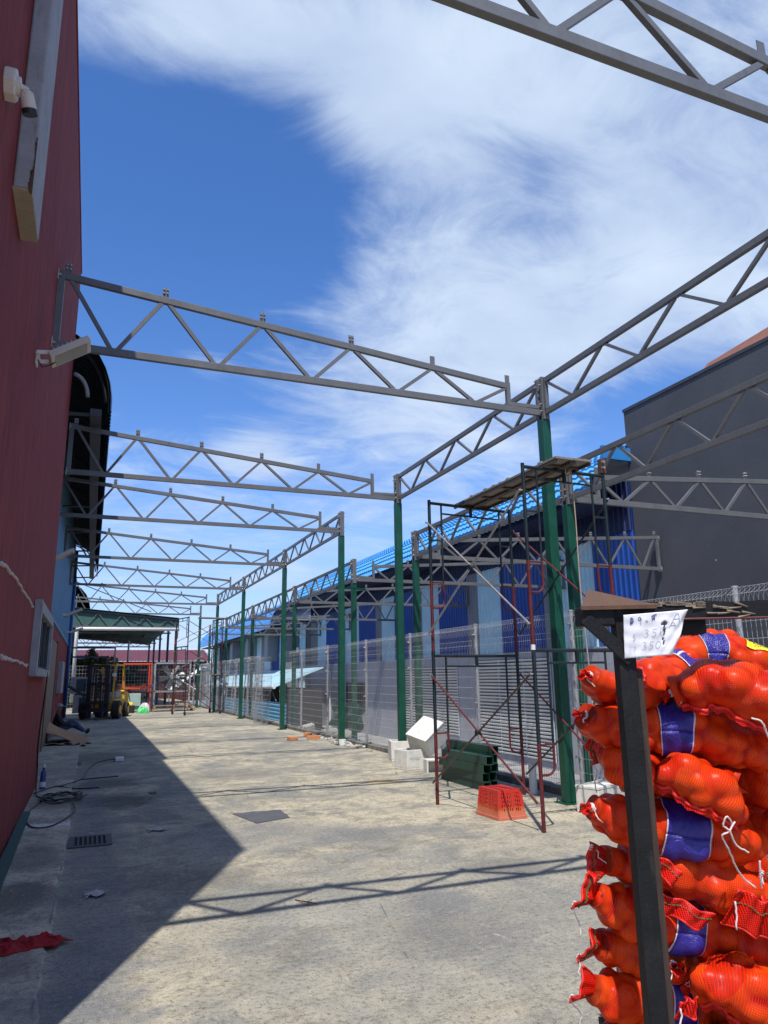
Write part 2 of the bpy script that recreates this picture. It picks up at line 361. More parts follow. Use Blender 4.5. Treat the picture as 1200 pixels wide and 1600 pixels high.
# ================================================================== STEELWORK
def bolt_mb(b, c, nrm, r=.011):
    c = Vector(c); n = Vector(nrm).normalized(); b.tube([c, c + n * .014], r, 6); b.tube([c + n * .014, c + n * .03], r * .5, 6)
def cleat(parent, x, Y, z, bolts=True, s=1):
    b = MB((x, Y, z)); b.box((x - .034, Y - .003, z), (x + .034, Y + .003, z + .125)); c = b.build('purlin_cleat', M['steel'], parent)
    if bolts:
        b = MB((x, Y, z))
        for dx in (-.019, .019):
            for dz in (.055, .100):
                bolt_mb(b, (x + dx, Y - .003, z + dz), (0, -1, 0)); bolt_mb(b, (x + dx, Y + .003, z + dz), (0, 1, 0))
        b.build('bolts', M['bolt'], c)
def cross_truss(Y, xp, xw, zb, zs, zw, label, group, n=5, step=.55, bolted=4, mat='steel'):
    s = 1 if xw > xp else -1; xs = xp + s * step
    t = thing('roof_truss', (xp, Y, zb), label, 'roof truss', group)
    ch = .085; wd = .05
    b = MB((xp, Y, zb)); b.bar((xp - s * .06, Y, zb), (xw, Y, zb), wd, ch); b.build('bottom_chord', M[mat], t, bevel=.004)
    b = MB((xs, Y, zb)); b.bar((xp + s * .0, Y, zb + ch * .95), (xs, Y, zb + ch * .78), wd * .98, ch * .6); b.build('end_stub', M[mat], t)
    b = MB((xs, Y, zs)); b.bar((xs, Y, zs), (xw, Y, zw), wd, ch * .92); b.build('top_chord', M[mat], t, bevel=.004)
    b = MB((xs, Y, zb)); b.box((xs - .028, Y - wd / 2 - .002, zb + ch / 2), (xs + .028, Y + wd / 2 + .002, zs + .05)); b.build('step_upright', M[mat], t)
    b = MB((xw, Y, zb)); b.box((xw - s * .0, Y - .03, zb - .05), (xw - s * .07, Y + .03, zw + .045)); b.build('end_upright', M[mat], t)
    b = MB((xw, Y, zb))
    for z in (zb, zw - .02):
        b.box((xw, Y - .07, z - .06), (xw - s * .008, Y + .07, z + .06))
        for dy in (-.05, .05): b.tube([(xw - s * .008, Y + dy, z), (xw - s * .035, Y + dy, z)], .012, 6)
    b.build('wall_plate', M['bolt'], t)
    zt = lambda x: zs + (zw - zs) * (x - xs) / (xw - xs)
    xt = [xw + (xs - xw) * k / n for k in range(n + 1)]; xt[0] -= s * .10
    me = None
    for k in range(n):
        xb = xw + (xs - xw) * (k + .55) / n
        for xa, o in ((xt[k], 1), (xt[k + 1], -1)):
            p = (xa + (xb - xa) * .07, Y, zt(xa) - ch * .42); q = (xb - (xb - xa) * .07, Y, zb + ch * .42)
            b = MB(p); b.bar(p, q, .036, .042); b.build('web_member', M[mat], t)
    for k in range(n + 1):
        cleat(t, xt[k] if k else xw - s * .10, Y, zt(xt[k]) + ch * .44, bolts=(k < bolted))
    return t
def long_truss(X, y0, y1, zb, zt, label, group):
    t = thing('longitudinal_truss', (X, y0, zb), label, 'lattice beam', group); ch = .075; wd = .05
    a = y0 + .09; c = y1 - .09
    for nm, z in (('bottom_chord', zb), ('top_chord', zt)):
        b = MB((X, a, z)); b.bar((X, a, z), (X, c, z), ch, wd, (0, 0, 1)); b.build(nm, M['steel'], t, bevel=.004)
    for y in (a, c):
        b = MB((X, y, zb)); b.box((X - .027, y - .03, zb + ch / 2), (X + .027, y + .03, zt - ch / 2)); b.build('end_upright', M['steel'], t)
    n = max(3, round((c - a) / 1.12)); zh = zt - ch * .45; zl = zb + ch * .45
    for k in range(n):
        ya = a + (c - a) * k / n; yb = a + (c - a) * (k + 1) / n; ym = ya + (yb - ya) * .52
        for (p, q) in (((X, ya + .04, zh), (X, ym - .03, zl)), ((X, ym + .03, zl), (X, yb - .04, zh))):
            b = MB(p); b.bar(p, q, .036, .036, (1, 0, 0)); b.build('web_member', M['steel'], t)
    return t
def post(X, Y, h, label, group, w=.13, head=.56, both=True):
    t = thing('steel_post', (X, Y, 0), label, 'post', group)
    b = MB((X, Y, 0)); b.box((X - w/2, Y - w/2, .012), (X + w/2, Y + w/2, h - .055)); b.build('column', M['green'], t, bevel=.008)
    b = MB((X, Y, 0)); b.box((X - .13, Y - .13, .0), (X + .13, Y + .13, .012))
    for dx in (-.1, .1):
        for dy in (-.1, .1): b.tube([(X+dx, Y+dy, .012), (X+dx, Y+dy, .045)], .01, 6)
    b.build('base_plate', M['green'], t)
    for dy in ((-.055, .055) if both else (-.055,)):
        b = MB((X, Y + dy, h)); b.box((X - .05, Y + dy - .022, h - .055), (X + .05, Y + dy + .022, h + head)); b.build('head_upright', M['steel'], t)
    b = MB((X, Y, h)); 
    for z in (h + .06, h + .16, h + head - .12, h + head - .03):
        for sy in (-1, 1): b.tube([(X + .052, Y + sy * .05, z), (X + .08, Y + sy * .05, z)], .012, 6); b.tube([(X - .052, Y + sy * .05, z), (X - .08, Y + sy * .05, z)], .012, 6)
    b.build('bolts', M['bolt'], t)
    return t
ZA = 5.05; XA = 5.56
YA = [2.72, 7.84, 13.0, 16.6, 22.3, 29.0, 35.5, 41.5]
ordn = ['nearest', 'second', 'third', 'fourth', 'fifth', 'sixth', 'seventh', 'farthest']
tl = ['grey steel truss right overhead, cut off by the top right corner of the photo',
      'grey steel truss from the red wall above the floodlight to the tall near green post',
      'grey steel truss meeting the far corner of the red wall, first behind the floodlight one',
      'grey steel truss ending on the warehouse wall, third seen down the yard',
      'grey steel truss with plain cleats, fourth seen down the yard past the floodlight',
      'grey steel truss crossing the sky low over the yard, fifth down the yard',
      'small grey steel truss just above the white-piped canopy, sixth down the yard',
      'farthest grey steel truss of the yard, directly in front of the green canopy roof']
for i, Y in enumerate(YA):
    tr = cross_truss(Y, XA, -.80 if i == 0 else WX if Y < 12 else (WX if i == 2 else RXW), ZA, 5.37, 5.87, tl[i], 'roof trusses across the yard', bolted=4 if i < 4 else 3)
pl = ['green steel post standing outside the right edge of the photo beside the fence',
      'tall green post standing behind the near scaffold tower, thickest in the photo',
      'green steel post just left of the scaffold, behind the white foam boxes',
      'green steel post with a white foot, third back from the scaffold along the fence',
      'green steel post beside the orange rubble at the foot of the fence',
      'green steel post beside the crumpled loose mesh panel of the fence',
      'green steel post wrapped by the far wheeled scaffold on its fence side',
      'farthest green steel post of the yard, at the end of the mesh fence']
for i, Y in enumerate(YA): post(XA, Y, 5.0, pl[i], 'green posts along the yard side of the fence', w=.13, both=0 < i < 7)
for i in range(6):
    if i != 2: long_truss(XA, YA[i], YA[i+1], 5.045, 5.50, ['grey lattice beam rising to the right edge from the tall near green post', 'grey lattice beam from the tall near green post to the foam box post',
        'grey lattice beam between the posts behind and beyond the foam boxes', 'grey lattice beam over the yard fence, fourth from the right edge', 'grey lattice beam over the loose mesh panel, fifth from the right edge',
        'farthest grey lattice beam of the yard, ending near the far scaffold'][i], 'lattice beams along the yard posts')
b = MB((XA, 16.6, 0)); b.tube([(XA, 16.52, 0.0), (XA, 16.52, .13)], .09, 14); tag(b.build('concrete_collar', M['white']), 'short white concrete collar at the foot of the third green post', 'collar')
XB = 6.2; ZB = 4.0
YB = [2.95, 8.3, 13.6, 17.5, 23.4, 30.2, 36.6, 42.0]
for i, Y in enumerate(YB):
    if i: post(XB, Y, 3.955, ['', 'green steel post behind the near mesh fence, right of the tall near post', 'dark green post behind the fence, seen just right of the post by the foam boxes',
          'green post behind the fence with a short bracket, beyond the white-footed post', 'green post behind the fence in front of the bright blue wall panels', 'green post behind the fence, third from the far end',
          'green post behind the fence before the curved blue roof', 'farthest green post behind the fence, by the far scaffold'][i], 'green posts behind the fence', w=.12, head=.58)
    if i: cross_truss(Y, XB, 12.76, ZB, 4.36, 4.78, ['', 'grey truss at the right edge in front of the charcoal building', 'grey truss bolted to the charcoal wall where its far corner starts',
          'grey truss crossing the royal blue wall, next behind the one on the charcoal wall', 'grey truss behind the fence, fourth from the right, over the pale blue panels', 'grey truss behind the fence over the grey plinth wall, fifth from the right',
          'small grey truss behind the fence in front of the curved blue roof', 'farthest grey truss behind the fence, near the far scaffold'][i], 'roof trusses over the neighbouring side', n=6, bolted=6)
    if i < 6 and i != 2: long_truss(XB, YB[i], YB[i+1], 3.995, 4.47, ['grey lattice beam running across the charcoal building to the right edge', 'grey lattice beam behind the scaffold deck in front of the tiled blue roof',
          'grey lattice beam behind the fence, left of the scaffold, third from the right', 'grey lattice beam behind the fence, fourth from the right', 'grey lattice beam behind the fence, fifth from the right',
          'farthest grey lattice beam behind the fence'][i], 'lattice beams over the fence')
b = MB((5.9, 16.6, 3.72)); b.bar((5.55, 16.9, 3.72), (6.45, 17.3, 3.72), .05, .06); tag(b.build('tie_bracket', M['green']), 'short green bar joining the two rows of posts above the fence', 'bracket')

# ================================================================== FENCE
def wire_panel(y0, y1, X=5.88, dy=.055, h=2.30, r=.0022, wob=0, base=.10, parent=None):
    b = MB((X, y0, 0)); rs = np.random.RandomState(int(y0 * 10))
    prof = [(0, base), (0, h - .20), (-.085, h - .02), (.045, h + .06), (.0, h - .11)]
    def off(y, z): return wob * math.sin(y * 3.1 + z * 1.3) + wob * .6 * math.sin(y * 7 + z * 2.7)
    n = int((y1 - y0) / dy)
    for k in range(n + 1):
        y = y0 + (y1 - y0) * k / n
        pts = [(X + a + off(y, z), y, z) for a, z in prof]
        if wob: pts = [(X + off(y, z), y + off(z, y) * .5, z) for z in np.linspace(base, h - .2, 8)] + pts[2:]
        b.tube(pts, r, 3, cap=False)
    zs = [base + .02, base + .08] + list(np.arange(base + .22, h - .22, .17)) 
    for z in zs:
        m = 14 if wob else 2
        b.tube([(X + .004 + off(y, z), y, z) for y in np.linspace(y0, y1, m)], r * 1.35, 3, cap=False)
    for a, z in prof[1:4]: b.tube([(X + a + off(y, z), y, z) for y in np.linspace(y0, y1, 14 if wob else 2)], r * 1.3, 3, cap=False)
    o = b.build('wire_panel', M['galv'], parent, kind='stuff'); return o
def fence():
    t = thing('mesh_fence', (5.88, 3, 0), 'long grey wire mesh fence with rolled top running down the right of the yard', 'fence')
    ys = [2.65, 5.35, 8.06, 10.69, 13.39, 15.93, 18.9, 21.5, 24.0]
    for y in ys + [29.5, 32.2, 34.9, 37.6, 40.3, 43.0]:
        b = MB((5.94, y, 0)); b.tube([(5.94, y, 0), (5.94, y, 2.36)], .03, 10); b.tube([(5.94, y, 2.36), (5.94, y, 2.38)], .034, 10)
        p = b.build('fence_post', M['galv'], t, smooth='auto')
        b = MB((5.94, y, 0))
        for z in (.5, 1.1, 1.7, 2.2): b.box((5.895, y - .04, z - .015), (5.912, y + .04, z + .015)); b.tube([(5.895, y, z), (5.875, y, z)], .01, 6)
        b.build('clamps', M['bolt'], p)
    for a, c in zip(ys[:-1], ys[1:]): wire_panel(a + .03, c - .03, dy=.055 if a < 14 else .075, r=.0022 if a < 10 else .0028, parent=t)
    yy = [24.05, 26.8, 29.5, 32.2, 34.9, 37.6, 40.3, 43.0]
    for a, c in zip(yy[:-1], yy[1:]):
        if a < 26: continue
        wire_panel(a + .03, c - .03, dy=.09, r=.0048, wob=.05 if 26 < a < 33 else .0, parent=t)
fence()
def loose_panel():
    # crumpled panel hanging forward from the posts beside the fifth green post
    X = 5.55; b = MB((X, 25, 0))
    for k in range(46):
        u = k / 45; pts = []
        for z in np.linspace(.02, 2.25, 9):
            pts.append((X + .10 * math.sin(u * 9 + z * 1.2) + .05 * math.sin(u * 21 + z), 24.3 + 2.3 * u + (.25 - z * .12), z))
        b.tube(pts, .004, 3, cap=False)
    for z in np.linspace(.05, 2.2, 15):
        b.tube([(X + .10 * math.sin(u * 9 + z * 1.2) + .05 * math.sin(u * 21 + z), 24.3 + 2.3 * u + (.25 - z * .12), z) for u in np.linspace(0, 1, 24)], .0045, 3, cap=False)
    tag(b.build('loose_mesh_panel', M['galv']), 'crumpled loose wire mesh panel leaning forward beside a green post', 'mesh panel')
loose_panel()

# ================================================================== LEFT: RED BUILDING
def red_building():
    t = thing('red_building', (WX, 2.80, 0), 'tall dark red rendered building filling the left side of the photo', 'building')
    b = MB((WX, 2.95, 0)); b.box((-14, 2.80, -.2), (WX, 12.3, 8.42)); b.build('wall', M['red'], t)
    b = MB((WX, 2.95, 8.42)); b.box((-14, 2.78, 8.42), (WX + .012, 12.31, 8.47)); b.build('coping', M['red'], t)
    b = MB((WX, 4.2, 4.38))          # vertical render fin, plastered, chipped arris
    rs = np.random.RandomState(5)
    x0, x1, y0, y1, z0, z1 = WX, -.515, 4.2, 4.76, 4.38, 7.7
    b.box((x0, y0, z0 + .002), (x1, y1, z1)); f = b.build('render_fin', M['render'], t, bevel=.012)
    b = MB((WX, 4.2, 4.38)); b.box((x0, y0 + .002, z0 - .008), (x1 - .002, y1 - .002, z0 + .001)); b.build('fin_underside', M['render_tan'], t)
    b = MB((x1, y0, z0))             # chipped patches along the outer corner
    for k in range(11):
        z = z0 + .012 + .033 * k + .014 * rs.rand(); r = (.026 - .0017 * k) * (.5 + .8 * rs.rand())
        pts = [(x1 + .001, y0 - .002, z)] 
        for a in range(7):
            an = math.pi * (.5 + a / 6); pts.append((x1 + r * math.cos(an) * (.6 + .5 * rs.rand()), y0 - .003, z + r * 1.8 * math.sin(an) * (.7 + .5 * rs.rand())))
        b.prism(pts, (0, 0, 0), (0, .006, 0))
    b.build('chips', M['rust'], t, kind='stuff')
    # window with a plain rendered surround
    w = MB((WX, 8.85, 1.6)); X0, X1 = WX, -.54; y0, y1, z0, z1 = 8.87, 11.7, 1.60, 2.44; e = .13
    w.box((X0, y0, z0), (X1, y0 + e, z1)); w.box((X0, y1 - e, z0), (X1, y1, z1)); w.box((X0, y0 + e, z1 - e), (X1 - .003, y1 - e, z1)); w.box((X0, y0 + e, z0), (X1 + .01, y1 - e, z0 + .09))
    wo = w.build('window', M['render'], t, bevel=.006)
    g = MB((WX, 8.95, 1.7)); g.box((WX + .002, y0 + e, z0 + .09), (WX + .012, y1 - e, z1 - e)); g.build('pane', M['glass'], wo)
    fr = MB((WX, 8.95, 1.7))
    for y in (y0 + e, y0 + e + .85, y0 + e + 1.7, y1 - e - .04): fr.box((WX + .012, y, z0 + .09), (WX + .04, y + .04, z1 - e))
    fr.box((WX + .012, y0 + e, z0 + .09), (WX + .038, y1 - e, z0 + .12)); fr.build('frame', M['steel_dark'], wo)
    # pale crack lines of filler across the render
    def filler(pts):
        b = MB(pts[0]); n = 40; P = []
        for i in range(n):
            u = i / (n - 1) * (len(pts) - 1); k = min(int(u), len(pts) - 2); q = Vector(pts[k]).lerp(Vector(pts[k + 1]), u - k)
            P.append(q + Vector((.002, .006 * rs.randn(), .008 * rs.randn())))
        b.tube(P, .013, 5); b.build('filler_line', M['fill'], t)
    filler([atX(0, 878, WX), atX(25, 905, WX), atX(51, 948, WX)]); filler([atX(0, 1027, WX), atX(20, 1032, WX), atX(42, 1040, WX)])
    # side face joining back to the recessed warehouse
M['fill'] = paint('filler', (.55, .45, .40), .8, .1, 10)
def m_glass():
    t = MT('window_glass'); t.col((.01, .012, .014)).rough(.08).spec(.6); return t.m
M['glass'] = m_glass()
red_building()

def roof_profile(k): return k
LPROF = [(-4.5, 7.72), (-.98, 7.40), (-.80, 7.34), (-.62, 7.25), (-.42, 7.13), (-.26, 6.96), (-.14, 6.74), (-.06, 6.50), (-.02, 6.25), (-.015, 6.0)]
def curved_roof(name, t, prof, y0, y1, mat, pitch=.19, amp=.02, off=0):
    P = [Vector((a, 0, c)) for a, c in prof]; Nn = []
    for i in range(len(P)):
        d = (P[min(i+1, len(P)-1)] - P[max(i-1, 0)]).normalized(); Nn.append(Vector((d.z, 0, -d.x)) * (-1))
    ys = np.arange(y0, y1 + .001, pitch / 4); b = MB((prof[0][0], y0, prof[0][1]))
    pat = [0, 0, 1, 1]
    def fn(i, j):
        p = P[j] + Nn[j] * (off + amp * pat[i % 4]); return (p.x, ys[i], p.z)
    b.grid(fn, len(ys), len(P)); return b.build(name, mat, t)
def corr_wall(b, X, y0, y1, z0, z1, pitch=.2, amp=.03, sgn=1):
    ys = []; y = y0; pts = []
    k = 0
    while y < y1 - 1e-6:
        seg = [(0, 0), (.25, 0), (.35, amp), (.55, amp), (.65, 0)]
        for a, d in seg:
            if y + a * pitch <= y1: pts.append((y + a * pitch, d))
        y += pitch
    pts.append((y1, 0))
    b.grid(lambda i, j: (X + sgn * pts[i][1], pts[i][0], (z0, z1)[j]), len(pts), 2)
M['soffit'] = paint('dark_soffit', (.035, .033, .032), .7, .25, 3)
def warehouse_left():
    t = thing('warehouse', (RXW, 12.3, 0), 'blue clad warehouse with curved overhanging roof beyond the red building', 'building')
    b = MB((RXW, 12.3, 0)); b.box((-14, 12.3, -.2), (RXW, 34.0, 3.0)); b.build('lower_wall', M['red'], t)
    b = MB((RXW, 12.3, 3)); b.box((-14, 12.3, 3.0), (RXW - .04, 34.0, 7.3)); b.build('core_wall', M['soffit'], t)
    y = 12.3
    while y < 33.9:
        y1 = min(y + 2.4, 34.0); b = MB((RXW, y, 3)); corr_wall(b, RXW - .02, y + .004, y1 - .004, 2.95, 7.3, .2, .03); b.build('cladding_panel', M['leftblue'], t); y = y1
    b = MB((RXW, 14, 3)); b.box((RXW, 12.3, 2.97), (RXW + .05, 34.0, 3.02)); b.build('drip_flashing', M['leftblue'], t)
    r = curved_roof('roof_sheet', t, LPROF, 12.3, 34.0, M['leftroof'], amp=.02, off=.03)
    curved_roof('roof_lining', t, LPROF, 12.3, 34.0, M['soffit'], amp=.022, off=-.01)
    # rafters (curved ribs) below the overhang and the gutter beam
    y = 12.5
    while y < 34:
        b = MB((RXW, y, 6)); pts = [(x - .05, y, z - .06) for x, z in LPROF[1:9]]
        b.tube([(RXW, y, 5.9)] + [(-.30, y, 5.94)], .03, 6); b.tube(pts, .028, 6); b.build('curved_rafter', M['steel_dark'], t); y += 3.55
    b = MB((-.3, 12.4, 5.95)); b.box((-.30, 12.4, 5.90), (-.12, 34.0, 6.02)); b.build('gutter_beam', M['steel_dark'], t)
    b = MB((-.4, 12.55, 6)); P = [(-.62 + .02, 12.45, 6.62)] + [(-.62 + .26 * math.sin(a), 12.45, 6.62 - .42 * (1 - math.cos(a))) for a in np.linspace(.3, 1.5, 8)]
    b.tube(P, .035, 10); b.build('bent_pipe', M['render'], t, smooth=True)
    # brown sheet door standing slightly proud and the small meter box
    d = MB((RXW, 15, 0)); d.box((RXW, 14.2, 0), (RXW + .05, 22.5, 2.55)); do = d.build('door', M['doorbrown'], t)
    for y in (14.15, 18.3, 22.45):
        f = MB((RXW, y, 0)); f.box((RXW + .002, y, 0), (RXW + .075, y + .10, 2.62)); f.build('frame', M['woodbrown'], do)
    f = MB((RXW, 24, 1.4)); f.box((RXW, 25.6, 1.15), (RXW + .14, 27.6, 2.15)); f.build('meter_box', M['render'], t, bevel=.01)
    for yy, m, r_ in ((33.2, 'bluepipe', .06), (33.75, 'white', .05)):
        b = MB((RXW + .1, yy, 0)); b.tube([(RXW + .10, yy, .1), (RXW + .10, yy, 5.9)], r_, 10); b.build('downpipe', M[m], t, smooth=True)
    b = MB((RXW, 34, 0)); b.box((RXW - .1, 34.0, 0), (RXW + .12, 34.25, 7.1)); b.build('end_column', M['steel_dark'], t)
M['leftroof'] = paint('left_roof_blue', (.03, .13, .30), .4, .15, 2)
M['bluepipe'] = paint('blue_pipe', (.02, .12, .42), .4, .1, 5)
warehouse_left()

# ================================================================== RIGHT: CHARCOAL BUILDING
def dark_building():
    t = thing('charcoal_building', (12.8, 14.4, -1.3), 'large windowless charcoal building at the right edge', 'building')
    b = MB((12.8, 0, 0)); b.box((12.8, -9, -1.3), (26, 14.42, 8.34)); b.build('wall', M['darkwall'], t)
    b = MB((12.8, 0, 8.4)); b.box((12.775, -9, 8.34), (26, 14.44, 8.42)); b.build('coping', M['steel_dark'], t)
def back_house():
    t = thing('brown_roof_house', (20, 8, -1.3), 'building behind the charcoal one, only its reddish brown roof edge showing at the upper right', 'building')
    b = MB((20, 8, 0)); b.box((18.6, -6, -1.3), (30, 17.6, 10.25)); b.build('wall', M['render'], t)
    b = MB((20, 8, 10)); y0, y1 = 18.0, -6.0; z0, z1 = 12.42, 14.2
    v = [(18.1, y0, 10.2), (18.1, y1, 10.2), (20, y1, z1), (20, y0, z0), (30, y0, 10.2), (30, y1, 10.2)]
    b.add(v, [(0, 1, 2, 3), (3, 2, 5, 4), (0, 3, 4), (1, 5, 2), (0, 4, 5, 1)]); b.build('roof', M['terra'], t)
M['terra'] = paint('terracotta_roof', (.22, .085, .05), .7, .15, 3)
dark_building()
back_house()

# ================================================================== RIGHT: BLUE BUILDING
def blue_building():
    X = 12.8; t = thing('blue_building', (X, 14.45, -1.3), 'long blue and pale striped building with a blue tile-effect roof behind the fence', 'building')
    b = MB((X, 14.45, -1.3)); b.box((X + .10, 14.45, -1.3), (26, 44.2, 6.6)); b.build('core_wall', M['greyclad'], t)
    st = [(14.45, 16.18, 'blue'), (16.18, 17.84, 'pale'), (17.84, 18.7, 'greyclad'), (18.7, 21.2, 'blue'), (21.2, 22.8, 'pale'), (22.8, 23.6, 'greyclad'), (23.6, 26.0, 'blue'), (26.0, 27.6, 'pale'),
          (27.6, 28.4, 'greyclad'), (28.4, 30.6, 'blue'), (30.6, 32.2, 'pale'), (32.2, 33.0, 'greyclad'), (33.0, 35.4, 'blue'), (35.4, 37.5, 'pale'), (37.5, 38.3, 'greyclad'), (38.3, 41.0, 'blue'), (41.0, 42.7, 'pale'), (42.7, 44.2, 'greyclad')]
    for y0, y1, m in st:
        b = MB((X, y0, 2)); corr_wall(b, X + .02, y0 + .004, y1 - .004, 2.22, 6.55, .2, .035, -1)
        o = b.build('cladding_panel', M[m], t)
    # eave shade on the wall top, built in as a dark blue strip
    b = MB((X, 14.5, 5.4)); corr_wall(b, X - .025, 14.46, 44.2, 5.15, 6.5, .2, .03, -1); b.build('eave_shade_band', M['darkblue'], t)
    # plinth wall in bays, with louvred openings
    lou = [(18.45, 23.05, -1.0, 2.03), (24.45, 29.6, -.66, 1.86)]
    def pl(y0, y1, z0, z1, x=X): 
        b = MB((x, y0, z0)); b.box((x - .02, y0, z0), (x + .11, y1, z1)); b.build('plinth_wall', M['greywall'], t)
    pl(14.46, 18.45, -1.3, 2.2); pl(18.45, 23.05, 2.03, 2.2); pl(18.45, 23.05, -1.3, -1.0); pl(23.05, 24.45, -1.3, 2.2); pl(24.45, 29.6, 1.86, 2.2); pl(24.45, 29.6, -1.3, -.66); pl(29.6, 44.2, -1.3, 2.2)
    b = MB((X, 14.5, 2.2)); b.box((X - .045, 14.46, 2.2), (X + .02, 44.2, 2.235)); b.build('plinth_flashing', M['greywall'], t)
    for y0, y1, z0, z1 in lou:
        lo = MB((X, y0, z0)); lo.box((X + .08, y0, z0), (X + .1, y1, z1)); lv = lo.build('louvre', M['louback'], t)
        n = 28 if z0 < -.9 else 24; me = None
        for k in range(n):
            z = z0 + (z1 - z0) * (k + .5) / n
            if me is None:
                bb = MB((0, 0, 0)); bb.obox((0, (y1 - y0) / 2, 0), (.026, 0, -.030), (0, (y1 - y0) / 2 - .03, 0), (.003, 0, .003)); me = bb.mesh('slat', M['slat'])
            o = bpy.data.objects.new('slat', me); COL.objects.link(o); o.parent = lv; o.location = (.0 - .05, 0, z - z0)
        for y in np.linspace(y0 + .05, y1 - .05, 4 if n == 24 else 4):
            f = MB((X, y, z0)); f.box((X - .045, y - .02, z0), (X - .02, y + .02, z1)); f.build('mullion', M['pale2'], lv)
    # window with dark grille, white downpipe
    w = MB((X, 34.3, 0)); w.box((X - .05, 34.2, .02), (X - .02, 37.2, 1.22)); wo = w.build('window', M['glass'], t)
    w = MB((X, 34.3, 0))
    for y in np.arange(34.2, 37.21, .3): w.box((X - .08, y - .012, 0), (X - .05, y + .012, 1.24))
    for z in np.arange(0, 1.25, .2): w.box((X - .078, 34.2, z - .01), (X - .052, 37.2, z + .01))
    w.build('grille', M['steel_dark'], wo)
    b = MB((X - .08, 39.8, -1.2)); b.tube([(X - .08, 40.0, -1.2), (X - .08, 40.0, 1.9)], .05, 8); b.build('downpipe', M['white'], t)
    # tile-effect roof: stepped courses along the slope, waves along the eave
    prof = [(11.42, 5.92), (11.50, 6.22), (11.66, 6.48), (11.90, 6.78), (12.2, 7.02), (12.55, 7.24), (12.95, 7.45), (13.4, 7.64), (13.9, 7.82), (14.5, 8.0), (15.2, 8.18), (16, 8.36), (17.5, 8.6), (19.5, 8.9)]
    # resample into courses of ~.27 m
    P = [Vector((a, 0, c)) for a, c in prof]; ds = [0]
    for i in range(1, len(P)): ds.append(ds[-1] + (P[i] - P[i-1]).length)
    def pa(s):
        for i in range(1, len(P)):
            if s <= ds[i]: return P[i-1].lerp(P[i], (s - ds[i-1]) / (ds[i] - ds[i-1]))
        return P[-1]
    rows = []; c = .26; s = 0
    while s + c < ds[-1] and s < 5.2:
        d = (pa(s + c) - pa(s)).normalized(); n = Vector((-d.z, 0, d.x))
        rows.append((pa(s), n * .075)); rows.append((pa(s + c * .5), n * .036)); rows.append((pa(s + c), n * .002)); s += c
    y0, y1 = 14.46, 44.3; per = .26; ys = np.arange(y0, y1, per / 6)
    wv = [0, .4, .9, 1.0, .9, .4]
    b = MB((11.4, 14.5, 6)); b.grid(lambda i, j: (rows[j][0].x + rows[j][1].x * .8 + rows[j][1].normalized().x * .045 * wv[i % 6], ys[i], rows[j][0].z + rows[j][1].z * .8 + rows[j][1].normalized().z * .045 * wv[i % 6]), len(ys), len(rows))
    b.build('roof_tiles', M['blueroof'], t, kind='stuff')
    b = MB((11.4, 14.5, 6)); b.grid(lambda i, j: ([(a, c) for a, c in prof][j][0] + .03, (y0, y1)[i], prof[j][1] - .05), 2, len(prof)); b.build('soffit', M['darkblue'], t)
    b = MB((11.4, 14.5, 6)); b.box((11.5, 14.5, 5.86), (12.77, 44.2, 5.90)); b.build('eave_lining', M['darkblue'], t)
    b = MB((11.4, 14.5, 6)); q = atX(1000, 712, 12.3); b.box((11.9, 14.30, 6.95), (13.0, 14.40, 7.3)); b.build('verge_flashing', M['leftblue2'], t)
M['louback'] = paint('louvre_backing', (.09, .09, .095), .8, .1, 3)
M['slat'] = paint('white_louvre_slat', (.82, .84, .85), .5, .06, 3)
M['pale2'] = paint('pale_frame', (.5, .55, .6), .5, .08, 3)
M['leftblue2'] = paint('blue_flashing', (.03, .2, .5), .4, .1, 3)
blue_building()

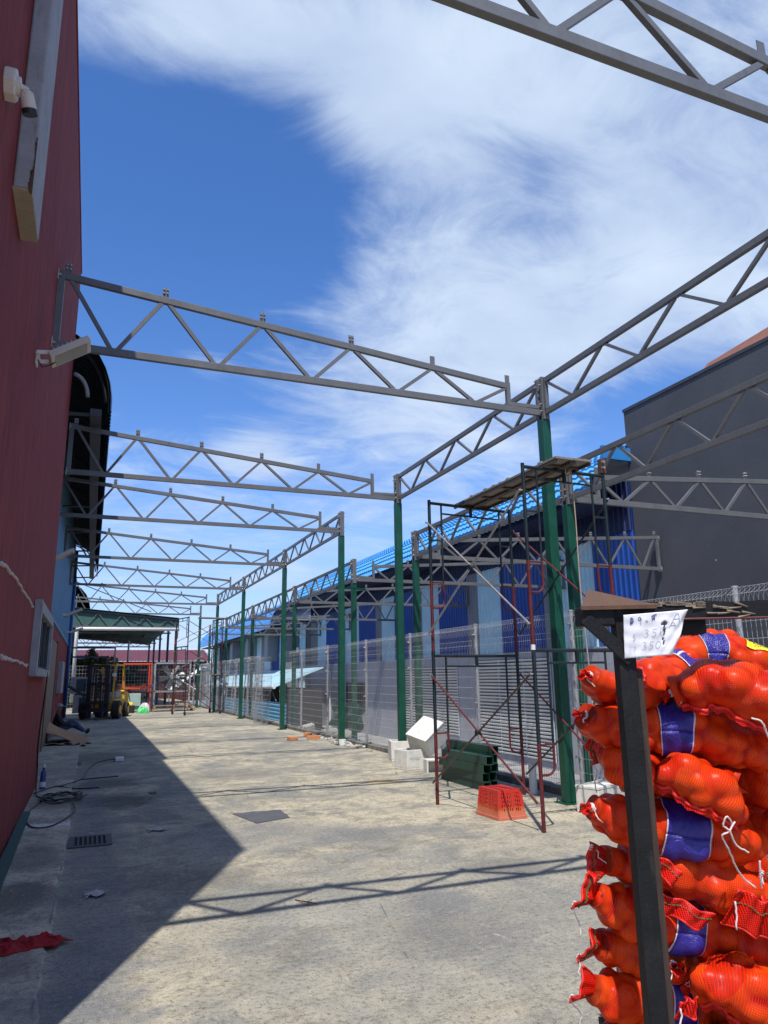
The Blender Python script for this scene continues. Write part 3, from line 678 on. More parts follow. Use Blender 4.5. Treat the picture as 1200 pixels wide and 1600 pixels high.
# second, farther building with the smooth curved roof and its low additions
def far_blue():
    t = thing('far_blue_building', (10.6, 46, -1.3), 'farther striped building with a smooth curved bright blue roof, seen above the mesh fence', 'building')
    X = 11.6; b = MB((X, 46, -1.3)); b.box((X + .05, 46, -1.3), (24, 76, 5.2)); b.build('core_wall', M['greyclad'], t)
    y = 46; cols = ['pale', 'blue', 'pale', 'greyclad']; k = 0
    while y < 75.9:
        w_ = [1.5, 2.6, 1.9, 1.1][k % 4]; y1 = min(76, y + w_); b = MB((X, y, 1)); corr_wall(b, X, y + .01, y1 - .01, -1.3, 4.6, .25, .03, -1); b.build('cladding_panel', M[cols[k % 4]], t); y = y1; k += 1
    prof = [(10.2, 4.55), (10.25, 5.0), (10.45, 5.5), (10.85, 5.95), (11.5, 6.3), (12.4, 6.55), (14, 6.75), (18, 6.9)]
    curved_roof('roof_sheet', t, prof, 44.5, 76, M['smoothroof'], pitch=.4, amp=.015)
    b = MB((10.2, 46, 4)); b.box((10.35, 45, 4.45), (12, 76, 4.5)); b.build('soffit', M['soffit'], t)
    for y in (48.5, 55, 61.5, 68):
        b = MB((10.6, y, 4)); b.box((10.9, y - .5, 2.6), (11.6, y + .5, 4.45)); b.build('grey_pilaster', M['greyclad'], t)
    t = thing('blue_bay', (12.5, 44.4, -1.3), 'low bay clad in bright royal blue and pale panels, left of the grey plinth wall', 'building annex')
    b = MB((12.6, 44.4, -1.3)); b.box((12.56, 44.4, .6), (14.7, 52, 4.9)); b.build('core_wall', M['greyclad'], t)
    for y0, y1, m in ((44.4, 45.8, 'pale'), (45.8, 48.6, 'blue'), (48.6, 52, 'blue')):
        b = MB((12.5, y0, .7)); corr_wall(b, 12.5, y0 + .01, y1 - .01, .5, 4.95, .2, .03, -1); b.build('cladding_panel', M[m], t)
        b = MB((12.5, y0, .7)); corr_wall(b, 12.46, y0 + .01, y1 - .01, .2, .62, .12, .03, -1); b.build('fringe', M['pale'], t)
    b = MB((12.6, 44.4, -1.3)); b.box((12.7, 44.4, -1.3), (14.7, 52, .6)); b.build('base_wall', M['greywall'], t)
    # lean-to with pale roof
    t = thing('lean_to', (8.6, 40, -1.3), 'low lean-to with a pale blue sheet roof over an open dark truss, behind the fence', 'lean-to')
    b = MB((8.6, 40, 1)); b.add([(8.9, 37.3, 1.05), (8.9, 62, .95), (11.5, 62, 1.9), (11.5, 37.3, 2.0), (8.9, 37.3, 1.11), (8.9, 62, 1.01), (11.5, 62, 1.96), (11.5, 37.3, 2.06)],
        [(3, 2, 1, 0), (4, 5, 6, 7), (0, 1, 5, 4), (1, 2, 6, 5), (2, 3, 7, 6), (3, 0, 4, 7)]); b.build('roof_sheet', M['pale'], t)
    b = MB((8.6, 40, 1)); b.tube([(8.86, 37.3, 1.06), (8.86, 62, .96)], .09, 8); b.build('gutter', M['white'], t)
    for y in np.arange(37.4, 61, 2.4):
        b = MB((9, y, .3)); b.bar((9, y, .35), (9, y + 1.2, .95), .05, .05, (1, 0, 0)); b.bar((9, y + 1.2, .95), (9, y + 2.4, .35), .05, .05, (1, 0, 0)); b.build('brace', M['steel'], t)
    b = MB((9.5, 40, 0)); b.box((9.6, 37.5, -1.3), (11.5, 62, .95)); b.build('dark_interior_fill', M['soffit'], t)  # solid dark box, the shade inside the open lean-to given by its colour
    t = thing('blue_sheet_fence', (8.9, 40, -1.3), 'light blue fence of horizontally ribbed sheets behind the wire mesh', 'fence')
    y = 34.8
    while y < 56:
        y1 = y + 3.0; b = MB((8.9, y, -1.3)); zs = np.arange(-1.2, .36, .045); pat = [0, 0, 1, 1]
        b.grid(lambda i, j: (8.9 - .03 * pat[j % 4], (y + .01, y1 - .01)[i], zs[j]), 2, len(zs)); b.build('ribbed_sheet', M['skysheet'], t); y = y1
M['smoothroof'] = paint('smooth_blue_roof', (.05, .27, .72), .3, .08, 1.5)
M['skysheet'] = paint('light_blue_sheet', (.13, .36, .52), .45, .1, 2)
far_blue()
# ================================================================== SCAFFOLDS
def scaffold(A, B, C, D, levels, label, group, r=.0215, brace=True, deck=True, wheels=False, split=.47):
    A, B, C, D = [Vector((p[0], p[1], 0)) for p in (A, B, C, D)]
    t = thing('scaffold_tower', (A.x, A.y, 0), label, 'scaffold', group)
    Z = Vector((0, 0, 1)); zb0 = .16 if wheels else 0
    for (P, Q) in ((A, B), (C, D)):
        w = (Q - P).length; e = (Q - P) / w; ins = min(.19, w * .16)
        for li, (z0, z1) in enumerate(levels):
            z0_ = z0 + (zb0 if li == 0 else 0)
            zs = z0 + (z1 - z0) * split; b = MB(P + Z * z0_)
            def two(p, za, zb_, rr, arc=None):
                # dark paint above zs, red oxide below
                hi, lo = max(za, zb_), min(za, zb_)
                if hi > zs: b.cm = 0; b.tube([p + Z * max(lo, zs), p + Z * hi], rr, 10)
                if lo < zs: b.cm = 1; b.tube([p + Z * lo, p + Z * min(hi, zs)], rr, 10)
            two(P, z0_, z1 + .03, r); two(Q, z0_, z1 + .03, r)
            b.cm = 0; b.tube([P + Z * (z1 - .01), Q + Z * (z1 - .01)], r * .95, 10)
            zi = z1 - .14
            b.tube([P + e * ins + Z * zi, Q - e * ins + Z * zi], r * .6, 8)
            b.box(*[tuple(v) for v in ((P + Q) / 2 - Vector((.016, .016, -(zi))), (P + Q) / 2 + Vector((.016, .016, z1 - .02)))])
            zl = z0 + (z1 - z0) * .30
            for s_, o in ((1, P), (-1, Q)):
                q = o + e * ins * s_
                two(q, z1 - .02, zl + .09, r * .62)
                b.cm = 1; pts = [q + Z * (zl + .09)]
                for a in np.linspace(0, math.pi / 2, 6)[1:]:
                    pts.append(q - e * s_ * .09 * (1 - math.cos(a)) + Z * (zl + .09 - .09 * math.sin(a)))
                pts.append(o + Z * zl); b.tube(pts, r * .62, 8)
                for fz, cm in ((.745, 0), (split - .005, 1)):
                    z = z0 + (z1 - z0) * fz; b.cm = cm; b.tube([o + Z * z, q + Z * z], r * .5, 6)
            if li: 
                for o in (P, Q):
                    b.cm = 2 if o is C else 0; b.tube([o + Z * (z0 - .005), o + Z * (z0 + .05)], r * 1.15, 10)
            b.build('scaffold_frame', [M['scafdark'], M['scafred'], M['white']], t, smooth='auto')
    if brace:
        for si, (P, Q) in enumerate(((A, C), (B, D))):
            for li, (z0, z1) in enumerate(levels):
                h = z1 - z0; hi = z0 + h * .86; lo = z0 + h * .11 + (.06 if li == 0 else .05)
                off = Vector((-.035, 0, 0)) if si == 0 else Vector((.035, 0, 0))
                if li == 0: ms = ('scafred', 'brownbar')
                else: ms = ('scafsteel', 'scafsteel') if si == 0 else ('scafred', 'scafdark')
                for k, (p, q) in enumerate(((P + Z * hi, Q + Z * lo), (Q + Z * hi, P + Z * lo))):
                    o2 = off * (1.0 + .55 * k); b = MB(p + o2); b.tube([p + o2, q + o2], r * .55, 8); br = b.build('cross_brace', M[ms[k]], t)
                    b = MB(p); 
                    for c in (p, q):
                        b = MB(c); b.tube([c, c + off * 1.6], .008, 6); b.disc(c + off * 1.5, off, .016, .008, 8); b.build('lock_pin', M['bolt'], br)
                m = (P + Q) / 2 + Z * (hi + lo) / 2; b = MB(m); b.tube([m + off * .5, m + off * 2.2], .02, 8); b.disc(m + off * 2.0, off, .035, .012, 8); b.build('brace_pivot', M['scafdark'], t)
    if wheels:
        for p in (A, B, C, D):
            b = MB(p); b.disc(p + Vector((0, 0, .085)), (1, .3, 0), .085, .045, 16); w_ = b.build('castor', M['rubber'], t)
            b = MB(p); b.tube([p + Z * .16, p + Z * .26], .018, 8); b.bar(p + Z * .09 + Vector((.03, .01, 0)), p + Z * .17 + Vector((.01, 0, 0)), .03, .008); b.build('fork', M['scafsteel'], w_)
    return t
ZT = 3.83
sc = scaffold((4.08, 8.47), (5.42, 8.62), (4.33, 6.56), (5.46, 6.60), [(0, 1.80), (1.80, 3.82)], 'tall red and dark scaffold tower standing nearest the camera, over the orange crate', 'scaffold towers')
def near_deck():
    rs = np.random.RandomState(2)
    for i, x0 in enumerate((4.58, 4.83)):
        b = MB((x0, 6.35, 3.85)); L0, L1 = 6.28, 8.74
        b.box((x0, L0, 3.853), (x0 + .235, L1, 3.880)); d = b.build('deck_board', M['plank'], sc, bevel=.003)
        e = MB((x0, 6.35, 3.85)); e.box((x0 + .004, L0 + .02, 3.82), (x0 + .03, L1 - .02, 3.853)); e.box((x0 + .205, L0 + .02, 3.82), (x0 + .231, L1 - .02, 3.853))
        for y in np.linspace(L0 + .2, L1 - .2, 5): e.box((x0 + .03, y, 3.825), (x0 + .205, y + .03, 3.85))
        e.build('deck_frame', M['brownbar'], d)
        b = MB((x0, 7, 3.89))   # splashes of set mortar along the edge
        for k in range(26):
            y = L0 + (L1 - L0) * rs.rand(); x = x0 + (.02 + .05 * rs.rand() if rs.rand() < .6 else .2 * rs.rand()); s_ = .008 + .02 * rs.rand()
            b.obox((x, y, 3.888 + s_ * .2), (s_, .3 * s_, 0), (0, s_ * 1.6, 0), (0, 0, s_ * .35))
        b.build('mortar_crumbs', M['render'], d, kind='stuff')
    b = MB((5.46, 6.60, 3.85)); b.box((5.425, 6.565, 3.84), (5.495, 6.635, 4.02)); 
    s_ = b.build('rusty_socket', M['rust'], sc, bevel=.006)
    b = MB((5.46, 6.6, 3.9))
    for z in (3.90, 3.97): b.tube([(5.44, 6.565, z), (5.44, 6.53, z)], .016, 8); 
    b.build('bolts', M['bolt'], s_)
near_deck()
rope = MB((4.95, 6.52, 3.8)); rs = np.random.RandomState(9)
P = [Vector((4.93, 6.50, 3.86))]
for k in range(1, 40):
    u = k / 39; P.append(Vector((4.93 + .045 * u + .010 * math.sin(u * 9), 6.50 - .01 * u, 3.86 - 2.75 * u)))
rope.tube(P, .007, 6)
for k in range(3): rope.tube([Vector((4.93, 6.57, 3.81)) + Vector((.02 * math.sin(a * 1.0) + .012 * k, .035 * math.cos(a), .035 * math.sin(a))) for a in np.linspace(0, 6.2, 14)], .009, 6)
rope.tube([(4.91, 6.52, 3.87), (4.87, 6.50, 3.83), (4.85, 6.49, 3.76)], .007, 6)
M['rope'] = paint('rope', (.38, .31, .22), .9, .2, 40)
tag(rope.build('hanging_rope', M['rope'], smooth=True), 'thin pale rope knotted round the top bar of the near scaffold and hanging straight down', 'rope')

far_sc = scaffold((3.55, 34.3), (3.93, 33.0), (5.28, 34.9), (5.55, 33.7), [(0, 1.68), (1.68, 2.95), (2.95, 4.22)], 'distant scaffold tower on castors at the far end of the yard', 'scaffold towers', r=.026, wheels=True)
for (z, x0, x1) in ((1.70, 3.7, 6.0), (4.24, 4.5, 5.9)):
    b = MB((x0, 34, z)); b.obox(((x0 + x1) / 2, 34.0, z + .02), ((x1 - x0) / 2, .1 * (x1 - x0), 0), (-.04, .22, 0), (0, 0, .025)); b.build('deck_board', M['plank'], far_sc)

# ================================================================== ITEMS BY THE FENCE
M['cratered'] = None
def m_crate():
    t = MT('orange_red_plastic'); w = t.coord('Object'); sep = t.N.new('ShaderNodeSeparateXYZ'); t.L.new(w, sep.inputs[0])
    n = t.noise(w, 9, 5, .6); z = t.math('ADD', sep.outputs[2], t.math('MULTIPLY', t.math('SUBTRACT', n, .5), .12))
    base = t.ramp(t.math('MULTIPLY', z, 3.0), [(.12, (.55, .16, .10)), (.26, (.55, .15, .05)), (.40, (.52, .024, .012))])
    base = t.mix(t.math('MULTIPLY', t.ramp(n, [(.45, 0.), (.65, 1.)]), .25), base, (.40, .05, .02)); t.col(base).rough(.42); return t.m
M['cratered'] = m_crate()
def crate():
    c = (atG(735, 1267) + atG(820, 1272)) / 2; p0 = atG(734, 1268); p1 = atG(780, 1283); p2 = atG(822, 1273)
    ex = (p0 - p1); ey = (p2 - p1); lx = .46; ly = .34; ex = ex.normalized(); ey = Vector((-ex.y, ex.x, 0)); 
    if ey.dot(p2 - p1) < 0: ey = -ey
    o = p1 + ex * lx / 2 + ey * ly / 2; t = thing('plastic_crate', o, 'upturned orange red plastic crate under the near scaffold', 'crate')
    h = .30; tp = .86
    def pt(a, b_, z):   # a,b in -.5.. .5
        k = 1 - (1 - tp) * z / h; return o + ex * (a * lx * k) + ey * (b_ * ly * k) + Vector((0, 0, z))
    def side(P, n, nv, nm):
        b = MB(o); vs = {}; V_ = []; Fc = []
        for i in range(n + 1):
            for j in range(nv + 1): vs[i, j] = len(V_); V_.append(P(i / n, j / nv))
        for i in range(n):
            for j in range(nv):
                hole = (i % 2 == 1) and (j % 3 != 0) and 2 < j < nv - 2 and 1 < i < n - 1 and (i % 8 != 7) 
                if hole: continue
                Fc.append((vs[i, j], vs[i+1, j], vs[i+1, j+1], vs[i, j+1]))
        b.add(V_, Fc); ob = b.build(nm, M['cratered'], t); so = ob.modifiers.new('s', 'SOLIDIFY'); so.thickness = .006; so.offset = 0
    for sgn in (-1, 1):
        side(lambda u, v, s_=sgn: pt(u - .5, .5 * s_, .03 + (h - .03) * v), 33, 19, 'side_panel')
        side(lambda u, v, s_=sgn: pt(.5 * s_, u - .5, .03 + (h - .03) * v), 25, 19, 'side_panel')
    b = MB(o); V_ = []; Fc = []; n = 14; idx = {}
    for i in range(n + 1):
        for j in range(n + 1): idx[i, j] = len(V_); V_.append(pt(i / n - .5, j / n - .5, h - .004))
    for i in range(n):
        for j in range(n):
            if (i % 2 == 1 and j not in (0, 1, 6, 7, 12, 13)): continue
            Fc.append((idx[i, j], idx[i+1, j], idx[i+1, j+1], idx[i, j+1]))
    b.add(V_, Fc); ob = b.build('crate_bottom', M['cratered'], t); so = ob.modifiers.new('s', 'SOLIDIFY'); so.thickness = .006
    b = MB(o)
    cs = [pt(-.5, -.5, 0), pt(.5, -.5, 0), pt(.5, .5, 0), pt(-.5, .5, 0)]
    for i in range(4):
        p, q = cs[i], cs[(i + 1) % 4]; d = (q - p).normalized(); n_ = (((p + q) / 2) - o).normalized()
        b.bar(p - d * .014 + Vector((0, 0, .016)) + n_ * .004, q + d * .014 + Vector((0, 0, .016)) + n_ * .004, .022, .032, n_)
    b.build('rim', M['cratered'], t, bevel=.002)
    for a, b_ in ((-.5, -.5), (.5, -.5), (.5, .5), (-.5, .5)):
        b = MB(o); b.tube([pt(a, b_, .03), pt(a, b_, h)], .008, 6); b.build('corner_rib', M['cratered'], t)
    b = MB(o); prev = None
    P = [pt(-.1, .5, 0) + ey * .02, pt(-.1, .5, h) + Vector((0, 0, .008)), pt(.1, -.52, h) + Vector((0, 0, .01)), pt(.12, -.54, 0)]
    P = [pt(.515, -.05, .0), pt(.515, 0, h), pt(0, .05, h + .006), pt(-.5, .1, h), ]
    b.tube(P, .004, 6); b.build('strap', M['scafred'], t)
crate()
M['foam'] = None
def m_foam():
    t = MT('white_foam'); w = t.coord('Object'); v = t.voro(w, 160); n = t.noise(w, 7, 6, .6)
    base = t.ramp(n, [(.3, (.50, .48, .42)), (.55, (.68, .67, .62))]); base = t.mix(t.math('MULTIPLY', t.ramp(t.noise(w, 22, 6, .7), [(.58, 0.), (.68, 1.)]), .5), base, (.42, .36, .28))
    t.col(base).rough(.7).bump(v, .35, .004); return t.m
M['foam'] = m_foam()
M['bluemark'] = paint('blue_print', (.03, .10, .45), .6, .2, 20); M['ink'] = paint('faded_print', (.35, .33, .33), .8, .1, 20)
def foam_box(loc, rot, size, label, wall=.03, lid=False, marks=None, open_dir=True):
    L, Wd, Hh = size; t = thing('foam_box', loc, label, 'foam box', 'white foam boxes by the fence'); t.rotation_euler = rot
    b = MB(); x, y, z = L / 2, Wd / 2, Hh
    def nb(a, c): b.box(a, c)
    nb((-x, -y, 0), (x, y, wall)); 
    for s_ in (-1, 1):
        nb((s_ * x, -y, wall), (s_ * (x - wall), y, z)); nb((-x + wall, s_ * y, wall), (x - wall, s_ * (y - wall), z))
    me = b.mesh('foam_shell', M['foam']); o = bpy.data.objects.new('foam_shell', me); COL.objects.link(o); o.parent = t
    bv = o.modifiers.new('b', 'BEVEL'); bv.width = .008; bv.segments = 2; bv.limit_method = 'ANGLE'
    if lid:
        b = MB(); b.box((-x - .004, -y - .004, z), (x + .004, y + .004, z + .035)); me = b.mesh('lid', M['foam']); o2 = bpy.data.objects.new('lid', me); COL.objects.link(o2); o2.parent = t
        bv = o2.modifiers.new('b', 'BEVEL'); bv.width = .008; bv.segments = 2
    if marks:
        for (txt, lx, lz, sz, face, mat) in marks:
            cu = bpy.data.curves.new('printed_mark', 'FONT'); cu.body = txt; cu.size = sz; cu.extrude = .0008; tmp = bpy.data.objects.new('tmp', cu); COL.objects.link(tmp)
            bpy.context.view_layer.update(); me = bpy.data.meshes.new_from_object(tmp.evaluated_get(bpy.context.evaluated_depsgraph_get())); bpy.data.objects.remove(tmp)
            me.materials.clear(); me.materials.append(M[mat]); o3 = bpy.data.objects.new('printed_mark', me); COL.objects.link(o3); o3.parent = t
            o3.rotation_euler = (math.pi / 2, 0, 0) if face == 'y' else (math.pi / 2, 0, -math.pi / 2); o3.location = (lx, -y - .0015, lz) if face == 'y' else (-x - .0015, lx, lz)
    return t
R = math.radians
foam_box(atG(640, 1203) + Vector((.13, .16, 0)), (0, 0, R(12)), (.50, .38, .32), 'white foam box with faint letters standing upright in front, the lowest of the foam pile', marks=[('MCOLD', -.20, .16, .06, 'y', 'ink')])
foam_box(atG(625, 1192) + Vector((.24, .35, 0)), (0, 0, R(-14)), (.55, .40, .36), 'open white foam box at the left back of the foam pile, partly hidden')
foam_box(Vector((5.60, 11.9, .36)), (R(16), R(-33), R(18)), (.52, .44, .34), 'white foam box tipped over on top of the foam pile', lid=True)
foam_box(atG(690, 1208) + Vector((.05, .25, .0)), (R(90), 0, R(-8)), (.50, .42, .22), 'white foam box on its side, its hollow facing the yard, beside the green tubes')
foam_box(Vector((5.53, 7.25, 0)), (0, 0, R(20)), (.40, .30, .26), 'closed white foam box with blue letters standing alone by the foot of the tall post', lid=True, marks=[('ML', -.12, .07, .07, 'y', 'bluemark'), ('MX', -.12, .07, .07, 'x', 'bluemark')])
def tubes():
    s = .115; rs = np.random.RandomState(4); i = 0
    for c in range(2):
        for r in range(5 if c == 0 else 5):
            if c == 0 and r == 4: continue
            x = 5.14 + c * .15 + .012 * rs.randn(); z = s * r; y0 = 9.0 + .10 * c + .10 * rs.rand(); y1 = y0 + 1.25 + .12 * rs.rand(); e = s / 2; w = .006; dx = .05 * rs.randn()
            b = MB((x, y0, z)); X0, X1, Z0, Z1 = x - e + .001, x + e - .001, z + .001, z + s - .002
            def ring(y, i_): k = i_ * w; sh = dx * (y - y0) / 2; return [(X0 + k + sh, y, Z0 + k), (X1 - k + sh, y, Z0 + k), (X1 - k + sh, y, Z1 - k), (X0 + k + sh, y, Z1 - k)]
            o0, o1, i0, i1 = ring(y0, 0), ring(y1, 0), ring(y0, 1), ring(y1, 1)
            vs = o0 + o1 + i0 + i1; fs = []
            for k in range(4):
                k2 = (k + 1) % 4; fs += [(k, k2, k2 + 4, k + 4), (k + 8, k + 12, k2 + 12, k2 + 8), (k, k + 8, k2 + 8, k2), (k + 4, k2 + 4, k2 + 12, k + 12)]
            b.add(vs, fs); nm = ['lowest', 'second from the ground', 'third from the ground', 'fourth from the ground', 'topmost'][r]
            tag(b.build('steel_tube', M['greenpile']), f'dark green square steel tube, {nm} in the {"front" if c == 0 else "back"} column of the pile', 'steel tube', 'green tubes piled by the fence')
tubes()
b = MB((5.50, 8.25, 0)); 
q = atG(834, 1240); b = MB(q); b.tube([q + Vector((0, 0, 0)), q + Vector((0, 0, .36))], .052, 18, cap=False); b.tube([q + Vector((0, 0, .36)), q + Vector((0, 0, 0.0))], .046, 18, cap=False); b.add([q + Vector((.052 * math.cos(a), .052 * math.sin(a), .36)) for a in np.linspace(0, 2*math.pi, 18, endpoint=False)] + [q + Vector((.046 * math.cos(a), .046 * math.sin(a), .36)) for a in np.linspace(0, 2*math.pi, 18, endpoint=False)], [(i, (i+1) % 18, 18 + (i+1) % 18, 18 + i) for i in range(18)])
tag(b.build('plastic_pipe', M['white'], smooth='auto'), 'short upright cream pipe stub rising from the floor before the fence', 'pipe')
def rubble(cx, cy, n, spread, mat, name, label, cat, smin=.02, smax=.06, seed=1):
    rs = np.random.RandomState(seed); b = MB((cx, cy, 0))
    for k in range(n):
        x = cx + spread[0] * rs.randn(); y = cy + spread[1] * rs.randn(); s_ = smin + (smax - smin) * rs.rand(); a = rs.rand() * 6.28
        b.obox((x, y, s_ * .3), (s_ * math.cos(a), s_ * math.sin(a), .2 * s_ * rs.randn()), (-s_ * .6 * math.sin(a), s_ * .6 * math.cos(a), .15 * s_ * rs.randn()), (0, 0, s_ * .32))
    o = b.build(name, mat, kind='stuff'); o['label'] = label; o['category'] = cat; return o
M['brick'] = paint('orange_brick', (.50, .20, .08), .85, .2, 20, bump=.4); M['crumb'] = m_concrete('crumb_concrete', (.55, .52, .46), (.38, .36, .32))
for i, (px_, py_, a, L_) in enumerate(((457, 1157, .2, .22), (490, 1155, -.4, .34), (481, 1150, 1.1, .18))):
    q = atG(px_, py_); b = MB(q); b.obox(q + Vector((0, 0, .045)), (L_ / 2 * math.cos(a), L_ / 2 * math.sin(a), .0), (-.10 * math.sin(a), .10 * math.cos(a), 0), (0, 0, .042))
    tag(b.build('broken_brick', M['brick'], bevel=.008), ['orange brick piece lying farthest from the green post foot', 'longest orange brick piece touching the green post foot', 'small orange brick piece behind the other two'][i], 'brick', 'broken bricks by the fence')
q = atG(482, 1143); b = MB(q); b.obox(q + Vector((0, 0, .10)), (.16, .05, .03), (-.03, .1, .02), (0, -.02, .10)); tag(b.build('concrete_lump', M['crumb'], bevel=.03), 'pale concrete lump resting beside the orange bricks', 'lump')
rubble(5.70, 17.3, 70, (.10, 1.1), M['crumb'], 'concrete_crumbs', 'scattered pale crumbs along the kerb near the third post', 'debris', .015, .07, 3)
rubble(5.5, 9.0, 30, (.25, .9), M['crumb'], 'gravel_crumbs', 'small loose grit on the floor around the scaffold feet', 'debris', .006, .018, 5)
rubble(1.2, 8.0, 90, (1.8, 3.2), M['crumb'], 'floor_grit', 'fine loose grit strewn over the open yard floor', 'debris', .003, .010, 8)

# ================================================================== FLOOR ITEMS
def floor_items():
    # flat dark sheet on the floor
    c = [atG(362, 1272), atG(401, 1287), atG(453, 1278), atG(438, 1266)]
    b = MB(c[0]); n = 14; pts = []
    rs = np.random.RandomState(1)
    for k in range(4):
        p, q = c[k], c[(k + 1) % 4]
        for i in range(n): pts.append(p.lerp(q, i / n) + Vector((.006 * rs.randn(), .012 * rs.randn() * (2.2 if k == 3 else .6), 0)))
    b.prism([(p.x, p.y, .003) for p in pts], (0, 0, 0), (0, 0, .004)); tag(b.build('floor_sheet', M['darksheet']), 'flat dark grey sheet with ragged edge lying on the sunlit floor', 'sheet')
    for (x0, x1, y0, y1, lab) in ((-.03, .27, 7.93, 8.34, 'larger drain grate set in the shaded floor nearer the camera'), (-.34, -.07, 15.3, 15.85, 'smaller drain grate set in the floor farther down the shaded strip')):
        t = thing('drain_grate', (x0, y0, 0), lab, 'drain grate', 'drain grates in the yard floor')
        f = MB((x0, y0, 0)); e = .05
        f.box((x0 - e, y0 - e, .004), (x1 + e, y0, .014)); f.box((x0 - e, y1, .004), (x1 + e, y1 + e, .014)); f.box((x0 - e, y0, .004), (x0, y1, .0138)); f.box((x1, y0, .004), (x1 + e, y1, .0138)); f.build('frame', M['gratec'], t)
        f = MB((x0, y0, 0)); f.box((x0, y0, .003), (x1, y1, .006)); f.build('shaft_dark_plate', M['black0'], t)  # flat plate coloured black for the darkness down the shaft
        for k in range(8):
            x = x0 + (x1 - x0) * k / 7; f = MB((x, y0, 0)); f.box((x - .008, y0, .006), (x + .008, y1, .016)); f.build('bar', M['gratec'], t)
    # crumpled red cloth
    c = atG(25, 1485); rs = np.random.RandomState(6); b = MB(c)
    ph = rs.rand(12) * 6.28
    def hh(x, y):
        z = 0
        for k, (fx, fy, a) in enumerate(((21, 9, .022), (-13, 31, .018), (38, -22, .012), (17, 47, .009), (63, 30, .006), (-50, 71, .004))): z += a * (1 - abs(math.sin(fx * x + fy * y + ph[k] + 1.2 * math.sin(9 * x - 14 * y + ph[k + 6])))) ** 1.6
        return z
    N_ = 90
    def fn(i, j):
        u = (i / (N_ - 1) - .5) * 2; v = (j / (N_ - 1) - .5) * 2; a = math.atan2(v, u); k = 1 + .16 * math.sin(3 * a + 1) + .1 * math.sin(7 * a) + .05 * math.sin(13 * a)
        x = u * .24 * k; y = v * .11 * k + .05 * math.sin(x * 8); edge = max(abs(u), abs(v))
        z = .018 + max(0, hh(x, y) * (1 - edge ** 6)) + .004
        return (c.x + x + .01 * math.sin(y * 60), c.y + y - .25 * x + .01 * math.sin(x * 50), z)
    b.grid(fn, N_, N_); o = b.build('red_cloth', M['redcloth'], smooth=True); tag(o, 'crumpled dark red cloth dropped on the floor at the left edge', 'cloth')
    so = o.modifiers.new('s', 'SOLIDIFY'); so.thickness = .004
    # green channel along the wall
    b = MB((-.58, 5, .02)); x0, x1 = -.575, -.525
    p, q = Vector((-.535, 5.0, .04)), Vector((-.575, 9.9, .04)); b.bar(p, q, .085, .045, (1, 0, 0)); tag(b.build('green_channel', M['greenchan']), 'long thin green steel channel lying on the floor against the red wall', 'steel channel')
    # coiled black cable and extension lead
    t = thing('cable_coil', (-.15, 11.2, 0), 'loose coil of black cable on the apron beside the red wall', 'cable')
    b = MB((-.2, 11.2, 0)); P = []
    rs = np.random.RandomState(11)
    for k in range(220):
        a = k / 220 * 2 * math.pi * 6; rr = .22 + .05 * math.sin(a * .37) + .03 * math.sin(a * 1.7); P.append((-.22 + rr * 1.0 * math.cos(a) + .02 * math.sin(k * .21), 11.0 + rr * 1.5 * math.sin(a), .035 + .012 * math.sin(k * .9) + .02 * k / 220))
    b.tube(P, .007, 6, cap=False); b.build('coil', M['black'], t, smooth=True)
    b = MB((-.2, 11.2, 0)); P = [(-.45, 10.9, .03), (-.55, 10.1, .03), (-.52, 9.3, .03), (-.40, 8.95, .03), (-.22, 9.1, .03), (-.05, 9.9, .03), (-.1, 10.6, .03)]
    def smooth(P, n=12):
        out = []; Q = [Vector(p) for p in P]; Q = [Q[0]] + Q + [Q[-1]]
        for i in range(1, len(Q) - 2):
            for k in range(n):
                u = k / n; a, c_, d, e = Q[i-1], Q[i], Q[i+1], Q[i+2]
                out.append(.5 * ((2 * c_) + (-a + d) * u + (2*a - 5*c_ + 4*d - e) * u*u + (-a + 3*c_ - 3*d + e) * u**3))
        out.append(Q[-2]); return out
    b.tube(smooth(P), .008, 6); b.build('cable_loop', M['black'], t, smooth=True)
    b = MB((-.2, 12, 0)); b.tube(smooth([(-.3, 12.2, .03), (0, 13.1, .012), (.12, 14.6, .012), (.3, 15.6, .012), (.55, 15.9, .012), (.66, 15.6, .012)]), .009, 6); b.tube(smooth([(-.6, 11.6, .03), (-.35, 12.2, .03), (-.1, 12.0, .012), (.25, 11.9, .012)]), .009, 6); b.build('cable_lead', M['black'], t, smooth=True)
    b = MB((.66, 15.6, 0)); b.obox((.66, 15.6, .04), (.08, 0, 0), (0, .12, 0), (0, 0, .035)); b.build('plug_block', M['white'], t, bevel=.01)
    # cable hanging from the window down the wall
    b = MB((-.55, 11.6, 1.6)); b.tube(smooth([(-.56, 10.6, 1.73), (-.53, 10.9, 1.62), (-.555, 11.2, 1.3), (-.60, 11.6, .7), (-.60, 11.95, .3), (-.56, 11.4, .05), (-.5, 11.2, .03)]), .010, 6); tag(b.build('hanging_cable', M['black'], smooth=True), 'black cable hanging from the window sill down the red wall', 'cable')
    # bottle, small boxes
    q = Vector((-.52, 12.1, .018)); b = MB(q); b.tube([q, q + Vector((0, 0, .20)), q + Vector((0, 0, .24)), q + Vector((0, 0, .26)), q + Vector((0, 0, .30))], [.04, .04, .035, .018, .018], 16); bt = b.build('bottle', M['bluebottle'], smooth='auto'); tag(bt, 'small blue and white bottle standing against the foot of the red wall', 'bottle')
    b = MB(q); b.tube([q + Vector((0, 0, .30)), q + Vector((0, 0, .34))], .022, 14); b.build('cap', M['white'], bt); b = MB(q); b.tube([q + Vector((0, 0, .03)), q + Vector((0, 0, .10))], .0415, 16, cap=False); b.build('bottle_label', M['white'], bt)
    # cardboard leaning by the wall
    b = MB((-.8, 20.8, 0)); n = 16
